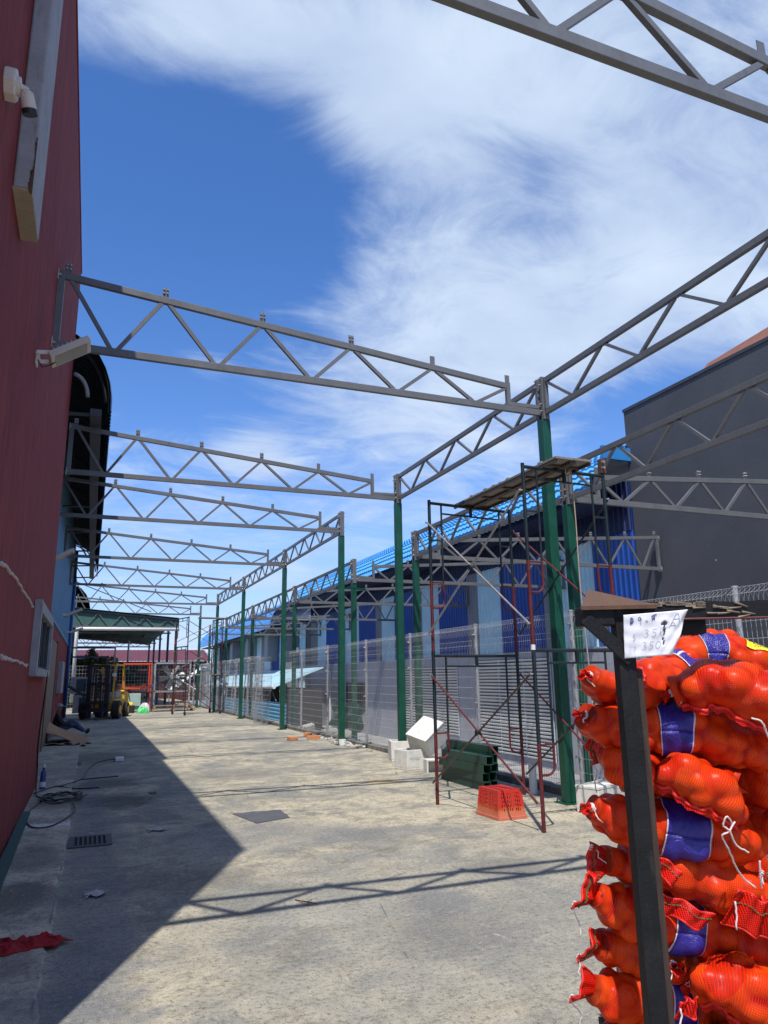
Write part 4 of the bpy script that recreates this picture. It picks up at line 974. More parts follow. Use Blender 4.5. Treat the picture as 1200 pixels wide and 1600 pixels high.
    def cb(i, j):
        u = i / (n - 1); v = j / (n - 1); return (-.93 + 1.05 * u, 20.2 + 1.5 * v + .12 * math.sin(u * 3), .02 + (.52 * (1 - u) ** 1.5) * (.55 + .45 * v) + .035 * math.sin(u * 6 + v * 4))
    b.grid(cb, n, n); o = b.build('cardboard_sheet', M['card'], smooth=True); so = o.modifiers.new('s', 'SOLIDIFY'); so.thickness = .012; tag(o, 'bent brown cardboard sheet slumped against the wall beside the seated person', 'cardboard')
    b = MB((-.5, 19.9, 0)); n = 10; b.grid(lambda i, j: (-.92 + .85 * i / 9, 19.7 + .42 * j / 9, .03 + .03 * math.sin(i * .7) * math.sin(j * .5 + 1) + .02), n, n); o = b.build('cardboard_scrap', M['card'], smooth=True); tag(o, 'smaller flat cardboard scrap in front of the slumped sheet', 'cardboard')
    rubble(-.35, 19.7, 14, (.30, .25), M['black'], 'dark_scraps', 'dark scraps lying at the front edge of the cardboard', 'debris', .03, .09, 12)
    # scraps, paper, twig
    for (x, y, wdt, ln, lab, m, sd) in ((245, 1297, .17, .10, 'pale torn flat scrap on the shaded floor right of the drain grate', 'paperdirt', 1), (150, 1399, .14, .07, 'dirty crumpled paper scrap on the shaded floor below the drain grate', 'paperdirt', 2), (238, 1240, .1, .05, 'tiny dark scrap on the stained shaded floor', 'darksheet', 3)):
        q = atG(x, y); b = MB(q); rs = np.random.RandomState(sd); n = 9
        b.grid(lambda i, j: (q.x + wdt * (i / 8 - .5) * (1 + .3 * math.sin(j * 1.7 + sd)), q.y + ln * 2 * (j / 8 - .5) * (1 + .35 * math.sin(i * 1.3 + sd)), .008 + .007 * rs.rand() + .01 * abs(math.sin(i * .8 + j * .3))), n, n); tag(b.build('floor_scrap', M[m], smooth=True), lab, 'scrap', 'scraps on the floor')
    q = atG(461, 1407); q2 = atG(478, 1413); q3 = atG(496, 1413); b = MB(q); b.tube([q + Vector((0, 0, .006)), q2 + Vector((0, 0, .016)), q3 + Vector((0, 0, .005))], [.004, .005, .002], 6); b.tube([q2 + Vector((0, 0, .014)), q2 + Vector((.06, .05, .012))], .003, 5); tag(b.build('twig', M['woodbrown']), 'small dark twig lying on the sunlit floor in the truss shadow', 'twig')
    b = MB((.05, 12.6, 0)); b.bar((-.02, 13.0, .01), (.55, 13.15, .01), .02, .02, (0, 0, 1)); tag(b.build('floor_rod', M['steel_dark']), 'short dark rod lying across the stained shaded floor', 'rod')
M['darksheet'] = paint('dark_sheet', (.085, .085, .09), .7, .15, 5, dirt=(.16, .15, .14), bump=.2)
M['gratec'] = paint('grate_iron', (.075, .075, .078), .7, .25, 12, bump=.3); M['black0'] = paint('shaft_shade_black', (.004, .004, .004), .9, .1, 5)
M['redcloth'] = paint('red_cloth', (.30, .010, .014), .85, .25, 12, bump=.3); M['greenchan'] = paint('green_channel_paint', (.012, .07, .055), .5, .2, 8)
M['bluebottle'] = paint('blue_bottle', (.03, .06, .22), .3, .1, 10); M['card'] = paint('cardboard', (.42, .22, .11), .85, .15, 7, bump=.2); M['paperdirt'] = paint('dirty_paper', (.42, .40, .37), .85, .2, 12, bump=.3)
floor_items()

# ================================================================== WALL FITTINGS
def floodlight(base, out, ang, label, s=1.0, face=(0, -1)):
    t = thing('floodlight', base, label, 'floodlight', 'floodlights along the left wall'); base = Vector(base)
    # bracket from the wall, box head tilted
    hx = base + Vector((out, 0, .02)); d = Vector((math.cos(ang), 0, math.sin(ang))); n = Vector((-math.sin(ang), 0, math.cos(ang)))
    b = MB(base); b.box(base + Vector((0, -.05 * s, -.05 * s)), base + Vector((.012, .05 * s, .05 * s)))
    for sg in (-1, 1):
        b.bar(base + Vector((.01, sg * .10 * s, .03)), base + Vector((.16 * s, sg * .10 * s, .05)), .02 * s, .03 * s)
    b.bar(base + Vector((.012, -.10 * s, .03)), base + Vector((.012, .10 * s, .03)), .03 * s, .02 * s, (1, 0, 0))
    b.build('bracket', M['white'], t)
    c = base + Vector((.16 * s, 0, .05)) + d * .12 * s
    b = MB(base); b.obox(c, d * .185 * s, Vector((0, .13 * s, 0)), n * .028 * s); hd = b.build('lamp_head', M['lampgrey'], t, bevel=.008 * s)
    b = MB(base); b.obox(c - n * .0295 * s, d * .145 * s, Vector((0, .10 * s, 0)), n * .003); b.build('lens', M['lens'], hd)
    b = MB(base)
    for k in range(7): b.obox(c + n * .036 * s + d * (-.12 + .04 * k) * s, d * .004, Vector((0, .11 * s, 0)), n * .012 * s)
    b.build('cooling_fins', M['lampgrey'], hd)
    b = MB(base); P = [base + Vector((.0, 0, .02)), base + Vector((.05 * s, .02, -.05)), base + Vector((.12 * s, .02, -.02)), c + n * -.0]; b.tube(P, .006 * s, 6); b.build('cable', M['black'], t)
M['lampgrey'] = paint('lamp_housing', (.55, .52, .47), .5, .08, 6); M['lens'] = paint('lamp_lens', (.22, .22, .22), .15, .05, 6)
floodlight((WX, 6.45, 4.26), 0, R(34), 'near white floodlight on a bracket below the truss on the red wall')
floodlight((RXW + .02, 15.6, 3.9), 0, R(30), 'second floodlight, mounted where the blue cladding starts behind the red wall', 1.1)
floodlight((RXW + .02, 25, 3.55), 0, R(25), 'third small floodlight on the blue cladding above the brown door', 1.3)
floodlight((RXW + .02, 30, 3.3), 0, R(20), 'farthest small floodlight on the blue cladding near the white downpipe', 1.3)
def cctv():
    c = atX(8, 130, WX); t = thing('security_camera', c, 'white bullet security camera on an eight-sided junction box, high on the red wall', 'security camera')
    def octo(r, x, sc_=1.0): return [Vector((c.x + x, c.y + r * math.cos(a), c.z + r * sc_ * math.sin(a))) for a in np.linspace(math.pi / 8, 2 * math.pi + math.pi / 8, 8, endpoint=False)]
    b = MB(c); v = octo(.085, 0) + octo(.085, .05) + octo(.075, .058); b.add(v, [tuple(range(8))[::-1], tuple(range(16, 24))] + [(r_ * 8 + i, r_ * 8 + (i + 1) % 8, r_ * 8 + 8 + (i + 1) % 8, r_ * 8 + 8 + i) for r_ in range(2) for i in range(8)]); b.build('junction_box', M['cam'], t, bevel=.004)
    b = MB(c); p = c + Vector((.058, 0, 0)); b.disc(p + Vector((.008, 0, 0)), (1, 0, 0), .048, .016, 20); b.tube([p + Vector((.01, 0, 0)), p + Vector((.025, .0, -.0)), p + Vector((.045, .012, -.005))], [.02, .016, .02], 12); b.build('swivel_arm', M['cam'], t, smooth='auto')
    a = p + Vector((.045, .012, -.02)); d = Vector((.22, .35, -1)).normalized()
    b = MB(c); b.tube([a - d * .012, a, a + d * .065, a + d * .078], [.022, .032, .036, .036], 18); bd = b.build('camera_body', M['cam'], t, smooth='auto')
    b = MB(c); b.tube([a + d * .078, a + d * .105], .037, 18); b.build('lens_hood', M['black'], bd, smooth='auto')
M['cam'] = paint('camera_plastic', (.62, .57, .52), .45, .06, 6)
cctv()
# ================================================================== RACK WITH SACKS
E1 = Vector((0.928, -0.366, 0)).normalized()       # along the front of the rack
E2 = Vector((0.366, 0.928, 0)).normalized()        # into the rack
M['rackwood'] = paint('black_rack_paint', (.010, .010, .011), .62, .35, 9, dirt=(.035, .03, .026), bump=.5, spec=.22)
M['brownstrip'] = m_wood('brown_strip', (.02, .012, .009), (.075, .042, .028), 5)
def rack():
    top = atD(970, 960, 2.31); O = Vector((top.x, top.y, 0)); t = thing('sack_rack', O, 'black battered rack post and rail holding the red onion sacks at the right edge', 'rack')
    Z = Vector((0, 0, 1)); w = .056
    b = MB(O); b.obox(O + Z * .86, E1 * w / 2, E2 * w / 2, Z * .86); p = b.build('corner_post', M['rackwood'], t, bevel=.004)
    b = MB(O); b.obox(O + Z * .78 + E1 * (w / 2 + .010) + E2 * .004, E1 * .009, E2 * .022, Z * .78); b.build('brown_strip', M['brownstrip'], t)
    # battered top rail with chips and splinters
    rs = np.random.RandomState(8)
    zc = 1.742; L = 1.25; b = MB(O); n = 60; y0 = -.10
    def rail(i, j):
        s = y0 + (L - y0) * i / n; c = [(-1, -1), (1, -1), (1, 1), (-1, 1)][j]; k = 1 + (.10 * math.sin(s * 31) + .16 * rs.rand()) * (1 if j > 1 else .2)
        return O + E1 * s + E2 * (.028 * c[0] - .0) + Z * (zc + .024 * c[1] * k)
    b.grid(rail, n + 1, 4, closev=True); b.add([rail(0, j) for j in range(4)], [(0, 1, 2, 3)]); b.build('top_rail', M['rackwood'], t)
    b = MB(O)
    for k in range(12):
        s = .33 + .035 * rs.randn(); q = O + E1 * s - E2 * .033 + Z * (zc + .010 * rs.randn()); d = (E1 + Z * .25 * rs.randn()).normalized(); b.tube([q - d * .022, q + d * .02], [.004, .0012], 4)
    for k in range(18):
        s = .08 + .17 * rs.rand(); q = O + E1 * s - E2 * .028 + Z * (zc + .020 + .004 * rs.randn()); b.obox(q, E1 * .018 * (.4 + rs.rand()), E2 * .004, Z * .004)
    b.build('splinters', M['splint'], t, kind='stuff')
    b = MB(O); b.tube([O + E1 * .06 - E2 * .03 + Z * (zc - .030), O + E1 * L - E2 * .03 + Z * (zc - .022)], .004, 6); b.build('red_edge', M['scafred'], t)
    # rusty cap folded over the left end, gusset plate
    b = MB(O); a = [O - E1 * .155 - E2 * .05, O + E1 * .05 - E2 * .05, O + E1 * .05 + E2 * .02, O - E1 * .155 + E2 * .02]
    A_ = [O - E1 * .14 - E2 * .05 + Z * 1.756, O - E1 * .105 - E2 * .02 + Z * 1.812, O - E1 * .02 + E2 * .06 + Z * 1.765, O + E1 * .10 - E2 * .02 + Z * 1.768, O + E1 * .10 - E2 * .05 + Z * 1.758]
    b.add([q for q in A_] + [q - Z * .012 for q in A_], [(0, 4, 3, 2, 1), (5, 6, 7, 8, 9)] + [(i, (i + 1) % 5, (i + 1) % 5 + 5, i + 5) for i in range(5)]); b.build('rusty_cap', M['rust'], t)
    b = MB(O); b.obox(O - E1 * .085 + Z * 1.725, E1 * .056, E2 * .035, Z * .030); b.build('end_block', M['rackwood'], t, bevel=.006)
    b = MB(O); b.bar(O - E1 * .125 - E2 * .034 + Z * 1.718, O + E1 * .012 - E2 * .034 + Z * 1.585, .012, .042, E2); b.build('gusset', M['rackwood'], t, bevel=.003)
    b = MB(O); b.obox(O + E1 * .235 + E2 * .05 + Z * 1.695, E1 * .045, E2 * .04, Z * .028); b.build('hanging_block', M['rackwood'], t, bevel=.01)
    # side rail going back, rear posts and deck (stand behind the sacks)
    b = MB(O); b.obox(O + E1 * 1.2 + Z * .86, E1 * w / 2, E2 * w / 2, Z * .86); b.build('corner_post', M['rackwood'], t)
    for k in range(7):
        b = MB(O); b.obox(O + E1 * .66 + E2 * (.06 + .16 * k) + Z * .13, E1 * .54, E2 * .06, Z * .012); b.build('deck_board', M['brownstrip'], t)
    return O
M['splint'] = paint('bare_splinters', (.22, .17, .12), .9, .3, 30)
RO = rack()

def m_net(name, alpha=False):
    t = MT(name); uv = t.N.new('ShaderNodeUVMap'); uv.uv_map = 'net'; src = uv.outputs[0]
    w = t.world(); wob = t.noise(w, 14, 3, .5)
    sep = t.N.new('ShaderNodeSeparateXYZ'); t.L.new(src, sep.inputs[0])
    def line(axis, pitch, width, amt):
        u = t.math('ADD', t.math('DIVIDE', sep.outputs[axis], pitch), t.math('MULTIPLY', wob, amt))
        f = t.math('ABSOLUTE', t.math('SUBTRACT', t.math('FRACT', u), .5))       # 0 centre .. .5
        mr = t.N.new('ShaderNodeMapRange'); mr.inputs[1].default_value = width * .5; mr.inputs[2].default_value = width * .5 + .12; mr.inputs[3].default_value = 1; mr.inputs[4].default_value = 0
        t.L.new(f, mr.inputs[0]); return mr.outputs[0]
    a = line(0, .0056, .32, 1.6); b_ = line(1, .0056, .26, 2.2)
    net = t.math('MAXIMUM', a, t.math('MULTIPLY', b_, .75))
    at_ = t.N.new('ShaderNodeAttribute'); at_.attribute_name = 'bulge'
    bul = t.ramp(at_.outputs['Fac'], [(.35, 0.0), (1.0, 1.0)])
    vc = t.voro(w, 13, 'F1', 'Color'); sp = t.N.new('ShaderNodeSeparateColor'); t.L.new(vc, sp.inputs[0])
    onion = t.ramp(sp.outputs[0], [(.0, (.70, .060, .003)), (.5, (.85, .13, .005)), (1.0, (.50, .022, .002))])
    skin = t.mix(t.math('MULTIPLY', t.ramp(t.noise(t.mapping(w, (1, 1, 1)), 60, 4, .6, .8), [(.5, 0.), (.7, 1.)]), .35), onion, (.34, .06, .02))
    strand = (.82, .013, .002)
    gap_shaded = t.mix(bul, (.10, .001, .0005), skin)  # net gaps in the hollows go near black: local shadow put into the colour
    base = t.mix(t.math('MULTIPLY', net, .80), gap_shaded, strand)
    t.col(base); t.rough(t.math('SUBTRACT', .46, t.math('MULTIPLY', net, .12))).spec(.20)
    t.b.inputs['Coat Weight'].default_value = .03; t.b.inputs['Coat Roughness'].default_value = .25
    t.bump(t.math('ADD', net, t.math('MULTIPLY', t.noise(w, 45, 4, .6), .4)), .9, .0030)
    if alpha:
        hole = t.math('GREATER_THAN', net, .30); mx = t.math('MAXIMUM', hole, .55); t.L.new(mx, t.b.inputs['Alpha'])
        t.col(t.mix(net, (.34, .005, .002), (.78, .014, .004)))
    return t.m
M['net'] = m_net('red_net_over_onions'); M['flap'] = m_net('red_net_flap', True)
M['hem'] = paint('red_hem', (.72, .018, .008), .42, .15, 30, bump=.5)
M['string'] = paint('white_string', (.72, .62, .58), .8, .1, 60, bump=.5); M['greenthread'] = paint('green_thread', (.07, .14, .06), .7, .2, 40)
def m_band():
    t = MT('blue_label'); uv = t.N.new('ShaderNodeUVMap'); uv.uv_map = 'net'; sep = t.N.new('ShaderNodeSeparateXYZ'); t.L.new(uv.outputs[0], sep.inputs[0])
    u, v = sep.outputs[0], sep.outputs[1]
    e1 = t.math('LESS_THAN', u, .035); e2 = t.math('GREATER_THAN', u, .965); l = t.math('LESS_THAN', t.math('ABSOLUTE', t.math('SUBTRACT', v, .0)), .0042)
    n = t.noise(t.world(), 40, 4, .6)
    m = t.math('MAXIMUM', t.math('MAXIMUM', e1, e2), l); base = t.mix(m, t.ramp(n, [(.3, (.022, .016, .19)), (.7, (.034, .026, .27))]), (.62, .60, .66))
    t.col(base).rough(.22); t.bump(t.noise(t.world(), 42, 7, .7, 1.2), .9, .006); return t.m
M['band'] = m_band()
M['yellowlabel'] = paint('yellow_label', (.85, .68, .02), .35, .06, 10); M['ymark'] = paint('label_black', (.02, .02, .03), .4, .1, 10); M['gold'] = paint('label_gold', (.45, .35, .10), .5, .1, 10)

def catmull(P, n):
    Q = [np.array(p, float) for p in P]; Q = [2 * Q[0] - Q[1]] + Q + [2 * Q[-1] - Q[-2]]; out = []
    m = len(Q) - 3
    for k in range(n):
        x = k / (n - 1) * m; i = min(int(x), m - 1); u = x - i; a, b, c, d = Q[i:i+4]
        out.append(.5 * (2*b + (-a + c) * u + (2*a - 5*b + 4*c - d) * u*u + (-a + 3*b - 3*c + d) * u**3))
    out = np.array(out); # equalise arc length
    s = np.concatenate([[0], np.cumsum(np.linalg.norm(np.diff(out, axis=0), axis=1))]); t = np.linspace(0, s[-1], n)
    return np.stack([np.interp(t, s, out[:, k]) for k in range(3)], 1), s[-1]
def blur(R, k=1):
    for _ in range(k):
        R = .5 * R + .25 * (np.roll(R, 1, 1) + np.roll(R, -1, 1)); P = np.pad(R, ((1, 1), (0, 0)), 'edge'); R = .5 * R + .25 * (P[2:] + P[:-2])
    return R
class Sack:
    """a net sack of onions along a bent centre line, with its ends, labels and cords as parts"""
    def __init__(s, pts, rv, rh, seed, label, group='red net sacks of onions on the rack', ends=('tie', 'tie'), nu=150, nv=88, name='onion_sack', ro=.040, blunt=(2.6, 2.6)):
        rs = np.random.RandomState(seed); s.rs = rs
        c, L = catmull(pts, nu); s.c = c; s.L = L; s.nu = nu; s.nv = nv
        T = np.gradient(c, axis=0); T /= np.linalg.norm(T, axis=1)[:, None]; up = np.array([0, 0, 1.])
        Nn = up - (T @ up)[:, None] * T; Nn /= np.maximum(1e-6, np.linalg.norm(Nn, axis=1))[:, None]; B = np.cross(T, Nn)
        s.T, s.N, s.B = T, Nn, B
        u = np.linspace(0, 1, nu); th = np.linspace(0, 2 * np.pi, nv, endpoint=False)
        def endp(x, p): return np.clip(1 - np.clip(1 - x, 0, 1) ** p, 0, 1) ** .5
        k = L / (2 * max(rv, rh)); e0 = endp(np.clip(u * k * .9, 0, 1), blunt[0]); e1 = endp(np.clip((1 - u) * k * .9, 0, 1), blunt[1]); w = np.minimum(e0, e1); w = np.maximum(w, .10)
        w = w * (1 + .05 * np.sin(u * 9 + seed) + .04 * np.sin(u * 21 + seed * 2))
        cy, sz = np.cos(th), np.sin(th); p = 2.3
        base = 1 / ((np.abs(cy) / rh) ** p + (np.abs(sz) / rv) ** p) ** (1 / p); R0 = w[:, None] * base[None, :]
        S = (u * L)[:, None]
        Rm = R0 * .84
        # onions: a shell of spheres pressed against the net
        x = ro * .7; ons = []
        while x < L - ro * .5:
            wi = np.interp(x / L, u, w); rr = max(rv, rh) * wi; m = max(1, int(2 * np.pi * rr * .84 / (ro * 1.95))); ph = rs.rand() * 6.28
            for q in range(m):
                a = ph + 2 * np.pi * q / m + .25 * rs.randn(); bi = int((a % (2 * np.pi)) / (2 * np.pi) * nv) % nv; r_on = ro * (.85 + .32 * rs.rand()); rad = max(0, base[bi] * wi - r_on * (.92 + .12 * rs.rand()) + .004)
                ons.append((x + ro * .35 * rs.randn(), rad * math.cos(a), rad * math.sin(a), min(r_on, base[bi] * wi * 1.05)))
            x += ro * 1.5
        for (xi, yi, zi, ri) in ons:
            bb = yi * cy + zi * sz; perp = (yi * yi + zi * zi) - bb ** 2
            disc = ri * ri - (S - xi) ** 2 - perp[None, :]; hit = disc > 0
            Rm = np.where(hit, np.maximum(Rm, bb[None, :] + np.sqrt(np.maximum(disc, 0))), Rm)
        R = Rm.copy()
        for _ in range(4): R = np.maximum(R * .998, blur(R, 2))      # the net bridges the hollows
        R = blur(R, 1); s.bul = np.clip((Rm - R) / .007 + 1.0, 0, 1); s.bul = blur(s.bul, 2)
        s.R = R; s.th = th; s.u = u
        P = s.pos_grid(R)
        s.root = thing(name, tuple(c[nu // 2]), label, 'sack', group)
        o = Vector(c[nu // 2]); V_ = [tuple(Vector(q) - o) for q in P.reshape(-1, 3)]; Fc = []
        for i in range(nu - 1):
            for j in range(nv): j2 = (j + 1) % nv; Fc.append((i*nv + j, i*nv + j2, (i+1)*nv + j2, (i+1)*nv + j))
        Fc.append(tuple(range(nv))[::-1]); Fc.append(tuple((nu - 1) * nv + j for j in range(nv)))
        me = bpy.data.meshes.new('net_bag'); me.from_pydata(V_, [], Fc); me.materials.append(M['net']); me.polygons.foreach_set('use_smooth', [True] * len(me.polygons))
        uvl = me.uv_layers.new(name='net'); circ = np.pi * (rv + rh) * .98; us = np.array([(i // nv) / (nu - 1) * L for i in range(nu * nv)]); vs = np.array([(i % nv) / nv * circ for i in range(nu * nv)])
        li = np.empty(len(me.loops), np.int32); me.loops.foreach_get('vertex_index', li); uvd = np.stack([us[li], vs[li]], 1)
        # repair the wrap-around column
        nq = (nu - 1) * nv; q = uvd[:nq * 4].reshape(nq, 4, 2); wrap = (np.arange(nq) % nv) == nv - 1; q[wrap, 1, 1] = circ; q[wrap, 2, 1] = circ; uvd[:nq * 4] = q.reshape(-1, 2)
        uvl.data.foreach_set('uv', uvd.ravel().astype(np.float32))
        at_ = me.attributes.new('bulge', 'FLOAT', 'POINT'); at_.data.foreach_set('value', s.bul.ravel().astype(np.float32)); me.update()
        bo = bpy.data.objects.new('net_bag', me); COL.objects.link(bo); bo.parent = s.root; s.bag = bo
        for e, kind in zip((0, 1), ends):
            if kind == 'tie': s.tie(e)
            elif kind == 'flap': s.flap(e)
            elif kind == 'flapg': s.flap(e, green=True)
    def pos_grid(s, R): return s.c[:, None, :] + R[:, :, None] * (np.cos(s.th)[None, :, None] * s.B[:, None, :] + np.sin(s.th)[None, :, None] * s.N[:, None, :])
    def surf(s, u, th, off=.0):
        x = np.clip(u, 0, 1) * (s.nu - 1); i = min(int(x), s.nu - 2); f = x - i; y = (th / (2 * np.pi) % 1) * s.nv; j = int(y) % s.nv; g = y - int(y); j2 = (j + 1) % s.nv
        r = (s.R[i, j] * (1-f) + s.R[i+1, j] * f) * (1-g) + (s.R[i, j2] * (1-f) + s.R[i+1, j2] * f) * g + off
        c = s.c[i] * (1-f) + s.c[i+1] * f; B = s.B[i] * (1-f) + s.B[i+1] * f; N_ = s.N[i] * (1-f) + s.N[i+1] * f
        return Vector(c + r * (math.cos(th) * B + math.sin(th) * N_))
    def endframe(s, e):
        i = 0 if e == 0 else s.nu - 1; sg = -1 if e == 0 else 1; return Vector(s.c[i]), Vector(s.T[i]) * sg, Vector(s.N[i]), Vector(s.B[i])
    def tie(s, e, size=1.0):
        c, T, N_, B = s.endframe(e); rs = s.rs; b = MB(c); n = 30; size *= .62; L = .062 * size; droop = Vector((0, 0, -.012)); ph_ = rs.rand(3) * 6.28
        def fn(i, j):
            v = j / 7; a = 2 * math.pi * i / n; r = (.011 + .034 * v ** 1.4) * size * (1 + .28 * v * math.sin(3 * a + ph_[0]) + .22 * v * math.sin(5 * a + ph_[1]) + .12 * v * math.sin(8 * a + ph_[2])); return c + T * (L * v * (1 + .15 * math.sin(3 * a)) - .004) + (B * math.cos(a) + N_ * math.sin(a) * .7) * r + droop * v * v
        b.grid(fn, n, 8, closeu=True); o = b.build('tied_end', M['flap'], s.root, smooth=True); s.uvplain(o)
        so = o.modifiers.new('s', 'SOLIDIFY'); so.thickness = .0025
        b = MB(c)
        for k in range(3): b.tube([c + T * (.002 + .004 * k) + (B * math.cos(a) + N_ * math.sin(a)) * (.0085 + .0045 * size) for a in np.linspace(0, 2*math.pi, 14, endpoint=False)], .0026, 6, closed=True)
        d = -T * .2 + N_ * -.3 + B * (.3 * rs.randn()); q = c + T * .006 + N_ * .014; P = [q]
        for k in range(7): q = q + (T * .010 * rs.randn() + N_ * (-.004 - .006 * rs.rand()) - E2 * .004 + B * .006 * rs.randn()); P.append(q)
        b.tube(P, .0022, 5); b.build('string', M['string'], s.root, smooth=True)
    def uvplain(s, o, k=1.0):
        me = o.data; uvl = me.uv_layers.new(name='net'); co = [v.co for v in me.vertices]
        for lp, l in zip(uvl.data, me.loops): v = co[l.vertex_index]; lp.uv = ((v.x * .928 - v.y * .366) * k, v.z * k + v.y * .3)
    def flap(s, e, green=False, wid=None, length=.072, drop=.15):
        """flat sewn mouth of the sack: a wavy double sheet with a hem"""
        c, T, N_, B = s.endframe(e); rs = s.rs; W = wid or .105; n, m = 30, 9; ph = rs.rand(4) * 6
        side = (B * .35 + N_ * 1.0 * (1 if rs.rand() < .5 else -1)).normalized()
        nn = T.cross(side).normalized()
        def f(v_, u_): # u_ -1..1 across, v_ 0..1 out
            w = (.30 + .70 * v_ ** .7) * W; return c + T * (length * v_ - .012) + side * w * u_ * .62 + nn * (.013 * math.sin(u_ * 3.2 + ph[0]) + .005 * math.sin(u_ * 8 + ph[1])) * (.3 + v_) + Vector((0, 0, -drop * length * v_ * v_))
        b = MB(c); b.grid(lambda i, j: f(j / (m - 1), i / (n - 1) * 2 - 1), n, m); o = b.build('net_flap', M['flap'], s.root, smooth=True); s.uvplain(o); so = o.modifiers.new('s', 'SOLIDIFY'); so.thickness = .003
        b = MB(c); b.tube([f(1.0, x) for x in np.linspace(-1, 1, 24)], .0042, 6); b.build('hem', M['hem'], s.root, smooth=True)
        if green:
            b = MB(c)
            for k in range(14):
                x = -1 + 2 * (k + .2) / 14; p, q = f(.72, x) + nn * .003, f(.72, x + .09) + nn * .003; b.bar(p, q, .008, .0025, nn); b.bar(p - nn * .006, q - nn * .006, .008, .0025, nn)
            b.build('green_stitching', M['greenthread'], s.root, kind='stuff')
        b = MB(c); q = f(.95, -.9); P = [q]
        for k in range(6): q = q + Vector((.008 * rs.randn(), .006 * rs.randn() - .003, -.012 - .008 * rs.rand())); P.append(q)
        b.tube(P, .0022, 5); 
        for k in range(3): q = f(.9, -.85 + .1 * k); b.tube([q + nn * .004, q + T * .012 + nn * .006], .003, 5)
        b.build('string', M['string'], s.root, smooth=True)
    def seam(s, u0, u1, t0, t1, r=.0062, lift=.006, wav=.02):
        b = MB(s.surf(u0, t0)); P = []; n = 46
        for k in range(n): x = k / (n - 1); P.append(s.surf(u0 + (u1 - u0) * x, t0 + (t1 - t0) * x + .10 * math.sin(x * 15 + s.rs.rand() * .3), lift + .004 * math.sin(x * 40)))
        b.tube(P, [r * (1 + .25 * math.sin(k * 1.7)) for k in range(n)], 7); b.build('sewn_edge', M['hem'], s.root, smooth=True)
        b = MB(P[0]); m = 5
        # a short skirt of net standing out below the sewn edge
        def fn(i, j): q = P[i]; d = (q - Vector(s.c[int((u0 + (u1-u0) * i / (n-1)) * (s.nu-1))])).normalized(); return q + d * (.007 * j / (m-1)) + Vector((0, 0, -.011 * j / (m-1) * (1 + .25 * math.sin(i * .53) + .15 * math.sin(i * 1.31))))
        b.grid(fn, n, m); o = b.build('net_skirt', M['flap'], s.root, smooth=True); s.uvplain(o)
    def band(s, u0, u1, t0=0, t1=2 * math.pi, mat='band', line=None, name='label_band'):
        n, m = 14, 60; V_ = []; uv = []
        for i in range(n):
            for j in range(m):
                th = t0 + (t1 - t0) * j / (m - 1); uu = u0 + (u1 - u0) * i / (n - 1); V_.append(s.surf(uu, th, .0035)); uv.append((i / (n - 1), (th - (line if line is not None else 99)) * .09))
        b = MB(V_[0]); b.add(V_, [(i*m + j, i*m + j + 1, (i+1)*m + j + 1, (i+1)*m + j) for i in range(n - 1) for j in range(m - 1)]); o = b.build(name, M[mat], s.root, smooth=True)
        uvl = o.data.uv_layers.new(name='net')
        for lp, l in zip(uvl.data, o.data.loops): lp.uv = uv[l.vertex_index]
        so = o.modifiers.new('s', 'SOLIDIFY'); so.thickness = .0015
        return o
    def text(s, txt, u0, t0, size, mat, parent, du=1, dirn=1, flip=1):
        cu = bpy.data.curves.new('printed_text', 'FONT'); cu.body = txt; cu.size = size; tmp = bpy.data.objects.new('tmp', cu); COL.objects.link(tmp); bpy.context.view_layer.update()
        me = bpy.data.meshes.new_from_object(tmp.evaluated_get(bpy.context.evaluated_depsgraph_get())); bpy.data.objects.remove(tmp); rr = .09
        po = parent_origin(parent)
        for v in me.vertices: q = s.surf(u0 + flip * v.co.x / s.L, t0 + dirn * v.co.y / rr, .0062); v.co = q - po
        me.materials.clear(); me.materials.append(M[mat]); o = bpy.data.objects.new('printed_text', me); COL.objects.link(o); o.parent = parent; return o
def PX(*a): return [tuple(atD(x, y, d)) for x, y, d in a]
ORD = ['first', 'second', 'third', 'fourth', 'fifth', 'sixth', 'seventh', 'eighth', 'ninth']
